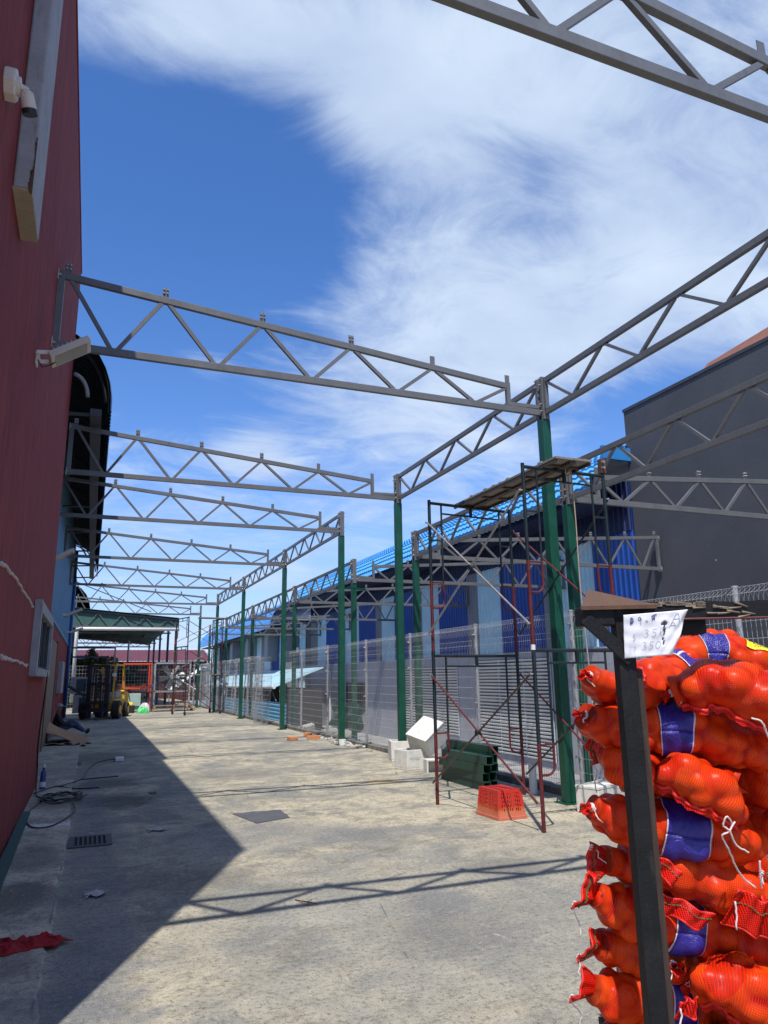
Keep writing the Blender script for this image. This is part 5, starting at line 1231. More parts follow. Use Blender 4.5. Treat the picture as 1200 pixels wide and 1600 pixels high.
def sacks():
    K = {}
    # --- behind the front row, upper
    s = Sack(PX((1040, 1030, 2.72), (1110, 1022, 2.74), (1190, 1048, 2.72), (1270, 1070, 2.72)), .080, .10, 21, 'topmost sack behind the others, with a yellow printed label on its top', ends=(None, None))
    yb = s.band(.47, .80, .62, 1.35, 'yellowlabel', name='yellow_label'); s.text('ONIONS', .52, .74, .020, 'ymark', yb, dirn=1); s.text('ONIONS', .52, .98, .030, 'ymark', yb, dirn=1)
    s.band(.22, .36, 0, 6.28, 'band', line=None)
    Sack(PX((1075, 1022, 2.95), (1120, 1012, 3.05), (1170, 1040, 3.15)), .075, .10, 22, 'small hump of sack at the very top behind the hanging paper', ends=(None, None))
    s = Sack(PX((985, 1088, 2.44), (1015, 1068, 2.55), (1060, 1052, 2.68), (1120, 1045, 2.85)), .082, .095, 1, 'sack directly under the handwritten paper, its blue label just showing at the right', ends=(None, None), blunt=(3.2, 2.6))
    s.band(.48, .70, 0, 6.28, 'band', line=1.1); s.seam(.03, .22, .4, 2.9)
    s = Sack(PX((1052, 1082, 2.42), (1105, 1068, 2.38), (1165, 1082, 2.34), (1225, 1112, 2.32), (1275, 1130, 2.32)), .092, .115, 2, 'large plump sack at the upper right with a thick sewn edge along its underside', ends=('tie', None)); s.seam(.02, .86, 5.25, 5.15); 
    s = Sack(PX((922, 1056, 2.50), (955, 1078, 2.56), (1000, 1098, 2.66), (1060, 1100, 2.8)), .062, .085, 3, 'sack poking out left of the post, highest of the tied ends there', ends=('tie', None))
    # --- second layer
    s = Sack(PX((915, 1118, 2.46), (955, 1136, 2.50), (1010, 1138, 2.50), (1075, 1140, 2.47), (1140, 1160, 2.44), (1215, 1185, 2.44)), .086, .11, 4, 'sack with a dark blue label just right of the post, under the large plump one', ends=('tie', 'tie')); s.band(.40, .55, 0, 6.28, 'band', line=3.25)
    s = Sack(PX((942, 1178, 2.55), (985, 1200, 2.46), (1030, 1208, 2.50), (1090, 1225, 2.62)), .078, .095, 5, 'sack whose net mouth sticks up left of the post, onions bulging at right', ends=('flapg', None))
    s = Sack(PX((1026, 1200, 2.36), (1070, 1212, 2.34), (1115, 1240, 2.33), (1146, 1285, 2.35)), .080, .10, 6, 'drooping sack with a wavy sewn edge and a white string bow at its end', ends=(None, 'tie')); s.seam(.02, .95, 5.1, 5.35)
    Sack(PX((1160, 1205, 2.50), (1205, 1225, 2.45), (1270, 1250, 2.45)), .095, .11, 7, 'sack in the shaded gap at the right edge beside the drooping one', ends=(None, None))
    # --- third layer
    s = Sack(PX((926, 1262, 2.42), (962, 1275, 2.44), (1010, 1288, 2.44), (1075, 1300, 2.42), (1135, 1308, 2.42), (1195, 1325, 2.42)), .092, .115, 8, 'sack with a shiny blue label crossed by a white line, mid pile', ends=('tie', 'tie'), blunt=(1.8, 2.6)); bn = s.band(.40, .61, 0, 6.28, 'band', line=3.55)
    Sack(PX((1165, 1290, 2.52), (1215, 1300, 2.45), (1290, 1310, 2.45)), .088, .11, 9, 'sack at the right edge level with the shiny blue label', ends=('tie', None))
    # --- fourth layer
    s = Sack(PX((945, 1346, 2.48), (985, 1350, 2.50), (1040, 1352, 2.44), (1110, 1375, 2.40), (1165, 1395, 2.40), (1240, 1420, 2.42)), .078, .105, 10, 'long sack under the shiny blue label, green striped mouth left of the post', ends=('flapg', 'tie'))
    s = Sack(PX((930, 1400, 2.44), (972, 1420, 2.46), (1030, 1440, 2.46), (1090, 1450, 2.47), (1150, 1470, 2.47), (1230, 1480, 2.47)), .084, .105, 11, 'sack with the darkest blue label, its frayed mouth reaching farthest left', ends=('flapg', None)); s.band(.36, .52, 0, 6.28, 'band', line=3.0)
    s = Sack(PX((1210, 1395, 2.34), (1260, 1420, 2.36), (1330, 1440, 2.4)), .075, .10, 12, 'sack with a broad open net mouth at the right edge', ends=('flapg', None))
    # --- lower layers
    s = Sack(PX((938, 1478, 2.46), (978, 1482, 2.50), (1030, 1496, 2.55), (1090, 1500, 2.62)), .080, .10, 13, 'sack with a green banded mouth left of the post, third from the bottom', ends=('flapg', None))
    s = Sack(PX((1052, 1508, 2.37), (1040, 1500, 2.48), (1035, 1495, 2.62), (1040, 1500, 2.80)), .072, .085, 14, 'sack seen end on just right of the post, tied with a fluffy white knot', ends=('tie', None), blunt=(3.2, 2.6))
    s = Sack(PX((928, 1545, 2.42), (968, 1556, 2.44), (1020, 1562, 2.48), (1080, 1565, 2.52), (1160, 1570, 2.55)), .084, .105, 15, 'sack with a bright open frill left of the post near the bottom of the photo', ends=('flap', None)); s.band(.42, .58, 0, 6.28, 'band', line=None)
    s = Sack(PX((1085, 1540, 2.36), (1130, 1535, 2.32), (1185, 1555, 2.30), (1260, 1585, 2.30)), .098, .12, 16, 'big rounded sack at the lower right with a sewn edge below', ends=('tie', None)); s.seam(.0, .9, 5.0, 5.1)
    s = Sack(PX((1130, 1478, 2.55), (1190, 1485, 2.5), (1270, 1500, 2.5)), .085, .11, 17, 'shaded sack between the frayed one and the big rounded one at the lower right', ends=(None, None))
    Sack(PX((925, 1625, 2.46), (965, 1632, 2.46), (1030, 1640, 2.44), (1110, 1645, 2.42), (1200, 1650, 2.42)), .085, .11, 18, 'lowest visible sack left of the post, cut by the bottom edge', ends=('tie', 'tie'))
    Sack(PX((1080, 1660, 2.34), (1150, 1650, 2.34), (1250, 1670, 2.34)), .09, .11, 19, 'lowest sack at the bottom right corner of the photo', ends=(None, None))
    # second row standing behind
    k = 0
    for y in range(1090, 1640, 62):
        for xa in (0, 1):
            Sack(PX((970 + xa * 150, y, 2.80), (1050 + xa * 150, y + 6 * (k % 3), 2.80), (1150 + xa * 190, y + 8, 2.82)), .098, .12, 40 + k, f'sack in the shaded back row, {["left", "right"][xa]} side, {ORD[(y - 1090) // 62]} from the top', group='sacks hidden in the back row', ends=(None, None), nu=70, nv=40); k += 1
sacks()
def cords():
    # loose white strings hanging over the front
    def s_(pts, r, label):
        c, L = catmull([tuple(atD(*p)) for p in pts], 40); rs = np.random.RandomState(len(pts)); b = MB(c[0]); b.tube([Vector(q) + Vector((rs.randn() * .0006, 0, rs.randn() * .0006)) for q in c], r, 6); tag(b.build('white_string', M['string'], smooth=True), label, 'string', 'loose white strings')
    s_([(1146, 1290, 2.22), (1136, 1276, 2.20), (1130, 1290, 2.2), (1140, 1298, 2.2), (1150, 1320, 2.21), (1170, 1332, 2.22)], .0028, 'white string loop hanging from the drooping sack')
    s_([(1148, 1284, 2.21), (1138, 1300, 2.2), (1128, 1306, 2.2), (1140, 1330, 2.22), (1150, 1355, 2.25), (1165, 1375, 2.28), (1181, 1387, 2.28)], .0028, 'longest white string trailing down from the bow of the drooping sack')
    s_([(1187, 1345, 2.26), (1188, 1370, 2.26), (1190, 1388, 2.27)], .003, 'short twisted white string at the right edge')
    s_([(1025, 1420, 2.30), (1028, 1440, 2.30), (1031, 1475, 2.31)], .0024, 'thin white string hanging just right of the post')
    s_([(1174, 1122, 2.2), (1190, 1128, 2.19), (1200, 1150, 2.2), (1210, 1170, 2.2)], .003, 'white string tied to the thick edge of the upper right sack')
cords()
def flaps_front():
    """broad open net mouths that hang over the front of the pile"""
    def fl(pts, label, green=True, seed=1):
        rs = np.random.RandomState(seed); A, B_, C_, D_ = [atD(*p) for p in pts]; n, m = 34, 12; nn = -E2
        def f(u, v): return (A.lerp(B_, u)).lerp(D_.lerp(C_, u), v) + nn * (.014 * math.sin(u * 9 + seed) * (.4 + v) + .006 * math.sin(u * 21 + v * 3)) + Vector((0, 0, .006 * math.sin(u * 12 + seed)))
        t = thing('net_mouth', A, label, 'net mouth', 'open net mouths on the sack fronts')
        b = MB(A); b.grid(lambda i, j: f(i / (n - 1), j / (m - 1)), n, m); o = b.build('net_sheet', M['flap'], t, smooth=True); Sack.uvplain(None, o); so = o.modifiers.new('s', 'SOLIDIFY'); so.thickness = .003
        b = MB(A); b.tube([f(x, 1.0) for x in np.linspace(0, 1, 30)], .0042, 6); b.build('hem', M['hem'], t, smooth=True)
        b = MB(A); b.tube([f(x, 0.0) for x in np.linspace(0, 1, 30)], .0036, 6); b.build('hem', M['hem'], t, smooth=True)
        if green:
            b = MB(A)
            for k in range(16): p, q = f((k + .15) / 16, .33) + nn * .003, f((k + .75) / 16, .33) + nn * .003; b.bar(p, q, .009, .0025, nn)
            b.build('green_stitching', M['greenthread'], t, kind='stuff')
        b = MB(A); q = f(.03, .3) + nn * .006; P = [q]
        for k in range(8): q = q + Vector((.003 * rs.randn(), 0, -.010)); P.append(q)
        b.tube(P, .003, 6); b.build('string', M['string'], t, smooth=True)
    fl([(1022, 1390, 2.31), (1118, 1432, 2.28), (1104, 1456, 2.27), (1020, 1420, 2.30)], 'red net mouth with green stitching hanging just right of the post', seed=2)
    fl([(1152, 1388, 2.27), (1215, 1420, 2.24), (1215, 1475, 2.24), (1130, 1442, 2.26)], 'broad red net mouth with a green stitch line at the right edge', seed=4)
    fl([(1003, 1322, 2.33), (1064, 1360, 2.30), (1048, 1382, 2.30), (1004, 1345, 2.33)], 'folded red net mouth next to the post below the shiny blue label', seed=6)
    fl([(1062, 1568, 2.27), (1090, 1560, 2.25), (1092, 1585, 2.25), (1050, 1590, 2.27)], 'small folded red net corner at the bottom beside the big rounded sack', green=False, seed=8)
flaps_front()
def note():
    A, B_, C_, D_ = atD(974, 961, 2.245), atD(1072, 953, 2.225), atD(1050, 1023, 2.215), atD(976, 1029, 2.235)
    t = thing('price_note', A, 'torn white paper with handwritten numbers taped to the rack post', 'paper note')
    n, m = 40, 30; up = Vector((0, 0, 1)); nn = -E2; pos = {}
    def f(u, v):
        p = A.lerp(B_, u).lerp(D_.lerp(C_, u), v); k = max(0, u - .70) / .30
        return p + nn * (.020 * k * math.sin(k * 2.4) * (1 - .2 * v) + .0009 * math.sin(u * 17 + v * 9) + .0006 * math.sin(v * 23 - u * 6) + (.006 * math.sin(v * 9 + k * 9) * k)) 
    b = MB(A); V_ = [f(i / (n-1), j / (m-1)) for i in range(n) for j in range(m)]; Fc = []
    for i in range(n - 1):
        for j in range(m - 1):
            u, v = i / (n-1), j / (m-1)
            tear = (.66 < u < .745 + .03 * math.sin(v * 20) and .20 < v < .74 - .3 * abs(u - .70)) and abs(u - (.70 + .12 * (v - .35))) < .016 + .03 * max(0, .40 - v)
            hole = ((u - .665) / .055) ** 2 + ((v - .26) / .045) ** 2 < 1 + .3 * math.sin(u * 90)
            if tear or hole: continue
            Fc.append((i*m + j, i*m + j + 1, (i+1)*m + j + 1, (i+1)*m + j))
    b.add(V_, Fc); sh = b.build('sheet', M['paper'], t, smooth=True); so = sh.modifiers.new('s', 'SOLIDIFY'); so.thickness = .0006
    G = {'0': [[(.5, 1), (.1, .7), (.1, .3), (.5, 0), (.9, .3), (.9, .7), (.5, 1)]], '9': [[(.85, .75), (.5, 1), (.15, .75), (.45, .5), (.85, .75), (.8, .35), (.78, -.15)]], '-': [[(.1, .45), (.8, .5)]],
         '5': [[(.9, 1), (.3, .95), (.22, .55), (.65, .6), (.8, .3), (.5, 0), (.1, .1)]], '3': [[(.15, .9), (.55, 1), (.8, .78), (.4, .55), (.85, .35), (.55, 0), (.1, .1)]], 'k': [[(.2, 1), (.15, 0)], [(.85, .75), (.2, .4), (.9, 0)]],
         's': [[(.8, .9), (.3, .85), (.3, .55), (.75, .4), (.6, .05), (.15, .05)]], '1': [[(.4, 1), (.38, 0)]], '7': [[(.1, .95), (.85, 1), (.4, 0)], [(.3, .5), (.75, .55)]], 'F': [[(.1, .7), (.45, .85), (.95, 1)], [(.15, .72), (.3, .1), (.5, .5), (.7, .1)], [(.5, .85), (.75, .35)]],
         'A': [[(.05, 0), (.5, 1), (.95, 0)], [(.2, .4), (.8, .4)]], 'D': [[(.15, 0), (.2, 1), (.7, .8), (.75, .3), (.2, 0), (.5, .5), (.3, .9)], [(.1, .35), (.9, .45)]]}
    def write(txt, u0, v0, w, h, r, mat, name='handwriting', sp=1.25):
        b = MB(A)
        for k, ch in enumerate(txt):
            for st in G.get(ch, []):
                P, _ = catmull([(x, y, 0) for x, y in st], max(6, len(st) * 4)) if len(st) > 2 else (np.array([(x, y, 0) for x, y in st]), 0)
                b.tube([f(u0 + (k * sp + q[0]) * w, v0 + (1 - q[1]) * h) + nn * .0012 for q in P], r, 4)
        b.build(name, M[mat], sh)
    write('D9', .10, .08, .075, .15, .0009, 'inkblue', sp=1.7); write('-', .36, .14, .05, .08, .0009, 'inkblue'); write('F', .45, .04, .09, .15, .0012, 'inkblue')
    write('35k', .36, .38, .095, .17, .0004, 'inkpen', sp=1.45); write('s', .15, .46, .07, .15, .0005, 'inkpen'); write('350', .34, .66, .10, .17, .0004, 'inkpen', sp=1.35); write('17', .10, .74, .06, .14, .0004, 'inkfaint'); write('A', .80, .06, .12, .22, .0006, 'inkpen'); write('A', .78, .26, .10, .12, .0005, 'inkpen')
M['paper'] = paint('white_paper', (.78, .77, .80), .7, .03, 20, bump=.15); M['inkblue'] = paint('blue_marker', (.03, .07, .22), .5, .1, 20); M['inkpen'] = paint('pen_ink', (.16, .17, .25), .6, .1, 20); M['inkfaint'] = paint('faint_ink', (.45, .45, .5), .6, .1, 20)
note()
# ================================================================== FAR END
def canopy():
    t = thing('canopy', (RXW, 38.8, 0), 'dark green pitched canopy on steel posts with a white pipe along its front', 'canopy')
    x0, x1 = RXW, 4.15; b = MB((x0, 38.8, 4)); ys = np.arange(38.8, 60.01, .22); zf = lambda x, y: 4.62 + .012 * (y - 38.8) + (-.03 if x > 0 else 0)
    amp = [0, .03]
    xs = [x0, x0 + 1, 0.5, 1.5, 2.5, 3.4, x1]
    def hf(x): return 5.02 - .085 * (x - x0) + .0 * x
    for nm, off, m in (('roof_sheet', .05, 'cangreen'), ('roof_lining', .0, 'cangreen')):
        b = MB((x0, 38.8, 4)); b.grid(lambda i, j: (xs[j], ys[i], hf(xs[j]) + off + amp[i % 2] - .02 * (ys[i] - 38.8)), len(ys), len(xs)); b.build(nm, M[m], t)
    for k, y in enumerate((38.9, 43.1, 48.3, 52.9, 57.5)):
        zb = 4.15 - .012 * (y - 38.8); 
        b = MB((x0, y, zb)); b.bar((x0, y, zb), (x1, y, zb), .06, .08); b.bar((x0, y, hf(x0) - .05 - .02 * (y - 38.8)), (x1, y, hf(x1) - .05 - .02 * (y - 38.8)), .05, .07)
        n = 9
        for q in range(n):
            xa = x0 + (x1 - x0) * q / n; xb = x0 + (x1 - x0) * (q + 1) / n
            p, r = ((xa, y, zb), (xb, y, hf(xb) - .1 - .02 * (y - 38.8))) if q % 2 else ((xa, y, hf(xa) - .1 - .02 * (y - 38.8)), (xb, y, zb)); b.bar(p, r, .03, .035)
        b.build('rafter_truss', M['steel'], t)
        b = MB((x1, y, 0)); b.box((x1 - .16, y + .25, 0), (x1 - .04, y + .37, 4.6)); b.build('post', M['rust' if k == 0 else 'steel_dark'], t)
    b = MB((x0, 38.95, 4.2)); b.add([(x0, 38.97, 4.2), (x1, 38.97, 4.2), (x1, 38.97, hf(x1) + .03), (x0, 38.97, hf(x0) + .03), (x0, 39.0, 4.2), (x1, 39.0, 4.2), (x1, 39.0, hf(x1) + .03), (x0, 39.0, hf(x0) + .03)], [(0, 1, 2, 3), (7, 6, 5, 4)]); b.build('gable_sheet', M['cangreen'], t)
    for x in np.arange(0, 4, .8):
        b = MB((x, 39, 4.5)); b.bar((x, 38.9, hf(x) - .03), (x, 60, hf(x) - .03 - .42), .05, .06, (1, 0, 0)); b.build('purlin', M['steel_dark'], t)
    z = 4.02; b = MB((x0, 38.7, z)); b.tube([(-.72, 38.7, .5), (-.72, 38.7, z - .12), (-.68, 38.7, z - .02), (-.58, 38.7, z), (x1, 38.72, z + .02)], .085, 12); b.build('drain_pipe', M['white'], t, smooth=True)
    b = MB((0, 38.6, 5)); b.tube([atX(128, 938, -.2).xyz, (3.0, 38.8, 5.35)], .02, 6) if False else b.tube([(-.9, 38.5, 6.3), (2.7, 38.5, 4.9)], .025, 6); b.build('stay_rod', M['steel_dark'], t)
M['cangreen'] = paint('canopy_green', (.045, .12, .105), .5, .15, 3)
canopy()
def far_hall():
    t = thing('far_left_hall', (RXW, 44, 0), 'far barrel-roofed shed showing as a dark arch above the canopy', 'building')
    prof = [(-1.6, 7.0), (-1.2, 6.95), (-.8, 6.75), (-.5, 6.4), (-.32, 6.0), (-.22, 5.5), (-.2, 4.9)]
    curved_roof('roof_sheet', t, prof, 45, 62, M['soffit'], pitch=.4)
    b = MB((-1.2, 45, 0)); b.box((-9, 45, 0), (-1.25, 62, 6.9)); b.build('wall', M['soffit'], t)
    t = thing('maroon_building', (-1.5, 60, 0), 'long low building with a maroon sheet roof closing the far end', 'building')
    b = MB((-3, 62, 0)); b.box((-6, 62, -.2), (9.0, 70, 2.95)); b.build('wall', M['maroonwall'], t)
    b = MB((-3, 62, 3)); ys = [61.4, 66]; xs = np.arange(-6.3, 9.3, .15); b.grid(lambda i, j: (xs[i], ys[j], (2.95, 4.0)[j] + (.03 if i % 2 else 0)), len(xs), 2); b.build('roof_sheet', M['maroonroof'], t)
    b = MB((-3, 62, 2)); b.box((-6, 61.5, 2.2), (9, 61.95, 2.35)); b.build('fascia', M['maroonwall'], t)
M['maroonwall'] = paint('maroon_wall', (.09, .025, .022), .7, .2, 2); M['maroonroof'] = paint('maroon_roof', (.13, .032, .038), .55, .12, 2)
far_hall()
M['orange'] = paint('orange_rack_paint', (.62, .075, .03), .45, .15, 6)
def rack_far():
    t = thing('orange_rack', (1.5, 38, 0), 'open orange steel rack frame standing left of the big fan', 'steel rack')
    x0, x1, y0, y1, h = 1.55, 2.82, 37.8, 38.9, 2.36
    for x, y in ((x0, y0), (x0 + .02, y1), (x1 - .02, y1), (x1, y0)):
        b = MB((x, y, 0)); b.box((x - .026, y - .026, 0), (x + .026, y + .026, h)); b.build('upright', M['orange'], t)
    for z in (h - .06, 1.14):
        for p, q in (((x0, y0), (x1, y0)), ((x0, y1), (x1, y1)), ((x0, y0), (x0, y1)), ((x1, y0), (x1, y1))):
            b = MB((p[0], p[1], z)); b.bar((p[0], p[1], z), (q[0], q[1], z), .04, .06 if z > 2 else .10, (0, 0, 1) if False else (0, 1, 0)); b.build('rail', M['orange'], t)
    b = MB((x0, y0, 1.2))
    for k in range(9): b.box((x0 + .1 + k * .13, y0 - .03, 1.21), (x0 + .16 + k * .13, y0 + .03, 1.27))
    b.build('rail_teeth', M['orange'], t)
    def ang(px_, py_, Y): return at(px_, py_, Y)
    t = thing('big_fan', (3.9, 38.3, 0), 'big industrial fan in a square grey frame at the far end of the yard', 'fan')
    x0, x1, y, z0, z1 = 3.02, 4.72, 38.2, .32, 2.32
    for (a, c) in (((x0, z0), (x0, z1)), ((x1, z0), (x1, z1)), ((x0, z1), (x1, z1)), ((x0, .95), (x1, .95))):
        b = MB((a[0], y, a[1])); b.bar((a[0], y, a[1]), (c[0], y, c[1]), .14, .08, (0, 1, 0)); b.build('frame_bar', M['galv'], t)
    cx, cz, r = 3.86, 1.66, .66; b = MB((cx, y, cz)); b.tube([(cx + r * math.cos(a), y, cz + r * math.sin(a)) for a in np.linspace(0, 2 * math.pi, 32, endpoint=False)], .03, 6, closed=True); b.build('shroud_ring', M['steel_dark'], t)
    b = MB((cx, y, cz))
    for x_, z_ in ((x0 + .05, z1 - .05),): b.box((x0 + .04, y + .10, .98), (x1 - .04, y + .11, z1 - .04))
    o = None
    for k in range(6):
        a = k * math.pi / 3 + .25; d = Vector((math.cos(a), 0, math.sin(a))); n = Vector((-math.sin(a), .0, math.cos(a))); tw = Vector((0, .12, 0))
        bb = MB((cx, y, cz)); c = Vector((cx, y, cz)); bb.add([c + d * .1 - n * .06 - tw * .3, c + d * .60 - n * .17 - tw, c + d * .62 + n * .12 + tw, c + d * .1 + n * .06 + tw * .3], [(0, 1, 2, 3)]); o = bb.build('blade', M['galv'], t); so = o.modifiers.new('s', 'SOLIDIFY'); so.thickness = .01
    bb = MB((cx, y, cz)); bb.disc((cx, y, cz), (0, 1, 0), .11, .14, 16); bb.build('hub', M['galv'], t)
    bb = MB((cx, y, cz))
    for z in np.arange(1.0, z1, .11): bb.tube([(x0, y - .09, z), (x1, y - .09, z)], .006, 3, cap=False)
    for x in np.arange(x0 + .1, x1, .11): bb.tube([(x, y - .09, .95), (x, y - .09, z1)], .006, 3, cap=False)
    bb.build('guard_mesh', M['steel_dark'], t, kind='stuff')
    for i, (xa, z, w) in enumerate(((2.95, .02, 2.0), (3.0, .16, 1.85))):
        t = thing('wooden_pallet', (xa, 37.9, z), ['lower wooden pallet under the big fan', 'upper wooden pallet under the big fan'][i], 'pallet', 'pallets under the fan')
        for k in range(5): b = MB((xa, 37.7, z)); b.box((xa, 37.6 + k * .24, z + .10), (xa + w, 37.72 + k * .24, z + .125)); b.build('top_board', M['woodbrown2'], t)
        for x in (xa, xa + w / 2 - .04, xa + w - .09): b = MB((x, 37.6, z)); b.box((x, 37.6, z), (x + .09, 38.68, z + .10)); b.build('bearer', M['woodbrown2'], t)
M['woodbrown2'] = m_wood('pallet_wood', (.20, .14, .09), (.38, .28, .19), 5)
rack_far()
def far_misc():
    t = thing('far_mesh_fence', (-1, 43, 0), 'wire mesh fence across the far end behind the fan', 'fence')
    for x in (1.0, 3.3, 5.6):
        b = MB((x, 43.4, 0)); b.tube([(x, 43.4, 0), (x, 43.4, 2.4)], .04, 8); b.build('fence_post', M['galv'], t)
    b = MB((0, 43.4, 0))
    for x in np.arange(-1, 5.7, .16): b.tube([(x, 43.4, .1), (x, 43.4, 2.35)], .006, 3, cap=False)
    for z in np.arange(.1, 2.4, .2): b.tube([(-1, 43.4, z), (5.7, 43.4, z)], .007, 3, cap=False)
    b.build('wire_panel', M['galv'], t, kind='stuff')
    b = MB((2.35, 52, 0)); b.tube([(2.35, 52, 0), (2.32, 52, 4.1)], [.09, .06], 8); tag(b.build('pale_pole', M['white']), 'pale pole rising behind the orange rack before the maroon roof', 'pole')
    b = MB((1.4, 54, 0)); b.tube([(1.6, 50, 0), (1.6, 50, 2.9)], .06, 8); tag(b.build('short_pole', M['render']), 'shorter grey pole left of the pale pole, behind the rack', 'pole')
    M['tentwhite'] = paint('white_sheeting', (.82, .82, .80), .6, .05, 2)
    for i, (cx, w, h, Y) in enumerate(((4.9, 1.7, 2.1, 50), (7.4, 2.3, 2.6, 53))):
        t = thing('white_tent', (cx, Y, 0), ['left and lower white peaked sheet tent seen through the far fence', 'right and taller white peaked sheet tent seen through the far fence'][i], 'tent', 'white tents beyond the far fence')
        b = MB((cx, Y, 0)); n = 16
        b.grid(lambda i_, j: (cx + w * (i_ / (n - 1) - .5) * 2, Y + 2.4 * (j / 5 - .5), max(.5, h - (abs(i_ / (n - 1) - .5) * 2) ** .8 * (h - .9)) - .25 * abs(j / 5 - .5)), n, 6); o = b.build('sheet', M['tentwhite'], t)
        for sx in (-1, 1): b = MB((cx, Y, 0)); b.tube([(cx + sx * w * .95, Y, 0), (cx + sx * w * .95, Y, 1.1)], .04, 6); b.build('pole', M['galv'], t)
    # items by the rack
    M['yellow'] = paint('yellow_plastic', (.75, .55, .02), .4, .1, 6); M['greenbag'] = paint('green_bag', (.06, .55, .16), .45, .2, 6); M['whitebag'] = paint('white_bag', (.6, .55, .55), .6, .15, 6)
    def heap(name, c, sx, sy, sz, m, lab, cat, seed):
        b = MB(c); rs = np.random.RandomState(seed); ph = rs.rand(6) * 6; n = 18
        def fn(i, j):
            a = 2 * math.pi * i / n; v = j / 8; r = math.cos(v * math.pi / 2) ** .7 * (1 + .16 * math.sin(3 * a + ph[0]) + .09 * math.sin(7 * a + ph[1] + 5 * v)); return (c[0] + sx * r * math.cos(a), c[1] + sy * r * math.sin(a), c[2] + sz * math.sin(v * math.pi / 2) * (1 + .12 * math.sin(4 * a + ph[2])))
        b.grid(fn, n, 9, closeu=True); tag(b.build(name, M[m]), lab, cat)
    heap('green_bag', (2.42, 36.6, 0), .26, .2, .27, 'greenbag', 'bright green plastic bag slumped on the floor beside the forklift', 'bag', 1)
    heap('white_bag', (2.55, 37.5, .05), .25, .2, .36, 'whitebag', 'pinkish white sack behind the green bag', 'sack', 2)
    b = MB((1.9, 37.2, .3)); b.box((1.55, 37.0, .0), (2.1, 37.5, .36)); tag(b.build('dark_bin', M['black'], bevel=.03), 'low dark bin holding up the yellow tub near the rack', 'bin')
    heap('yellow_tub', (1.84, 37.2, .36), .19, .16, .14, 'yellow', 'yellow tub on the dark bin at the foot of the orange rack', 'tub', 3)
    t = thing('work_table', (2.1, 38.4, 0), 'small dark table standing under the orange rack', 'table')
    b = MB((2.1, 38.4, .9)); b.obox((2.3, 38.3, .95), (.62, 0, -.05), (0, .4, 0), (0, 0, .03)); b.build('table_top', M['steel_dark'], t)
    for x in (1.8, 2.75):
        for y in (38.0, 38.6): b = MB((x, y, 0)); b.box((x - .03, y - .03, 0), (x + .03, y + .03, .93)); b.build('leg', M['steel_dark'], t)
    b = MB((2.05, 39.5, 0)); b.box((1.9, 39.4, 0), (2.5, 39.9, .85)); tag(b.build('pale_cabinet', M['palegreen'], bevel=.02), 'pale green cabinet behind the dark table at the far end', 'cabinet')
    # left cluster: condensers and dark frame
    for i, (x0, z0, w, h) in enumerate(((-.78, .95, .75, .75), (-.62, .08, .72, .80))):
        t = thing('air_condenser', (x0, 37, z0), ['grey air conditioning box stacked above another beside the forklift', 'lower grey air conditioning box beside the forklift wheels'][i], 'air conditioner', 'air conditioning boxes')
        b = MB((x0, 37, z0)); b.box((x0, 36.6, z0), (x0 + w, 37.1, z0 + h)); b.build('casing', M['render'], t, bevel=.02)
        b = MB((x0, 37, z0)); b.box((x0 + w * .35, 36.58, z0 + .1), (x0 + w * .9, 36.6, z0 + h - .1)); b.build('grille', M['darkteal'], t)
    for i, (y, lab) in enumerate(((35.0, 'dark steel bar frame standing between the warehouse wall and the forklift mast'),)):
        t = thing('bar_frame', (-.8, y, 0), lab, 'bar gate')
        for z, x1 in ((2.95, 1.0), (2.55, .70)):
            b = MB((-.9, y, z)); b.bar((-.93, y, z), (x1, y, z), .07, .07); b.build('top_bar', M['steel_dark'], t); b = MB((x1, y, z)); b.bar((x1, y, z + .03), (x1, y, z - .75 if x1 < .9 else 0), .07, .07, (1, 0, 0)); b.build('upright', M['steel_dark'], t)
        b = MB((-.9, y, 1)); b.bar((-.9, y, 1.35), (-.1, y, .85), .07, .12); b.build('brace', M['steel_dark'], t)
        b = MB((-.9, y, 1)); b.bar((-.88, y, 0), (-.88, y, 2.95), .1, .1, (1, 0, 0)); b.build('upright', M['steel_dark'], t)
M['palegreen'] = paint('pale_green', (.35, .50, .45), .5, .1, 3); M['darkteal'] = paint('dark_teal', (.03, .06, .06), .4, .1, 3)
far_misc()
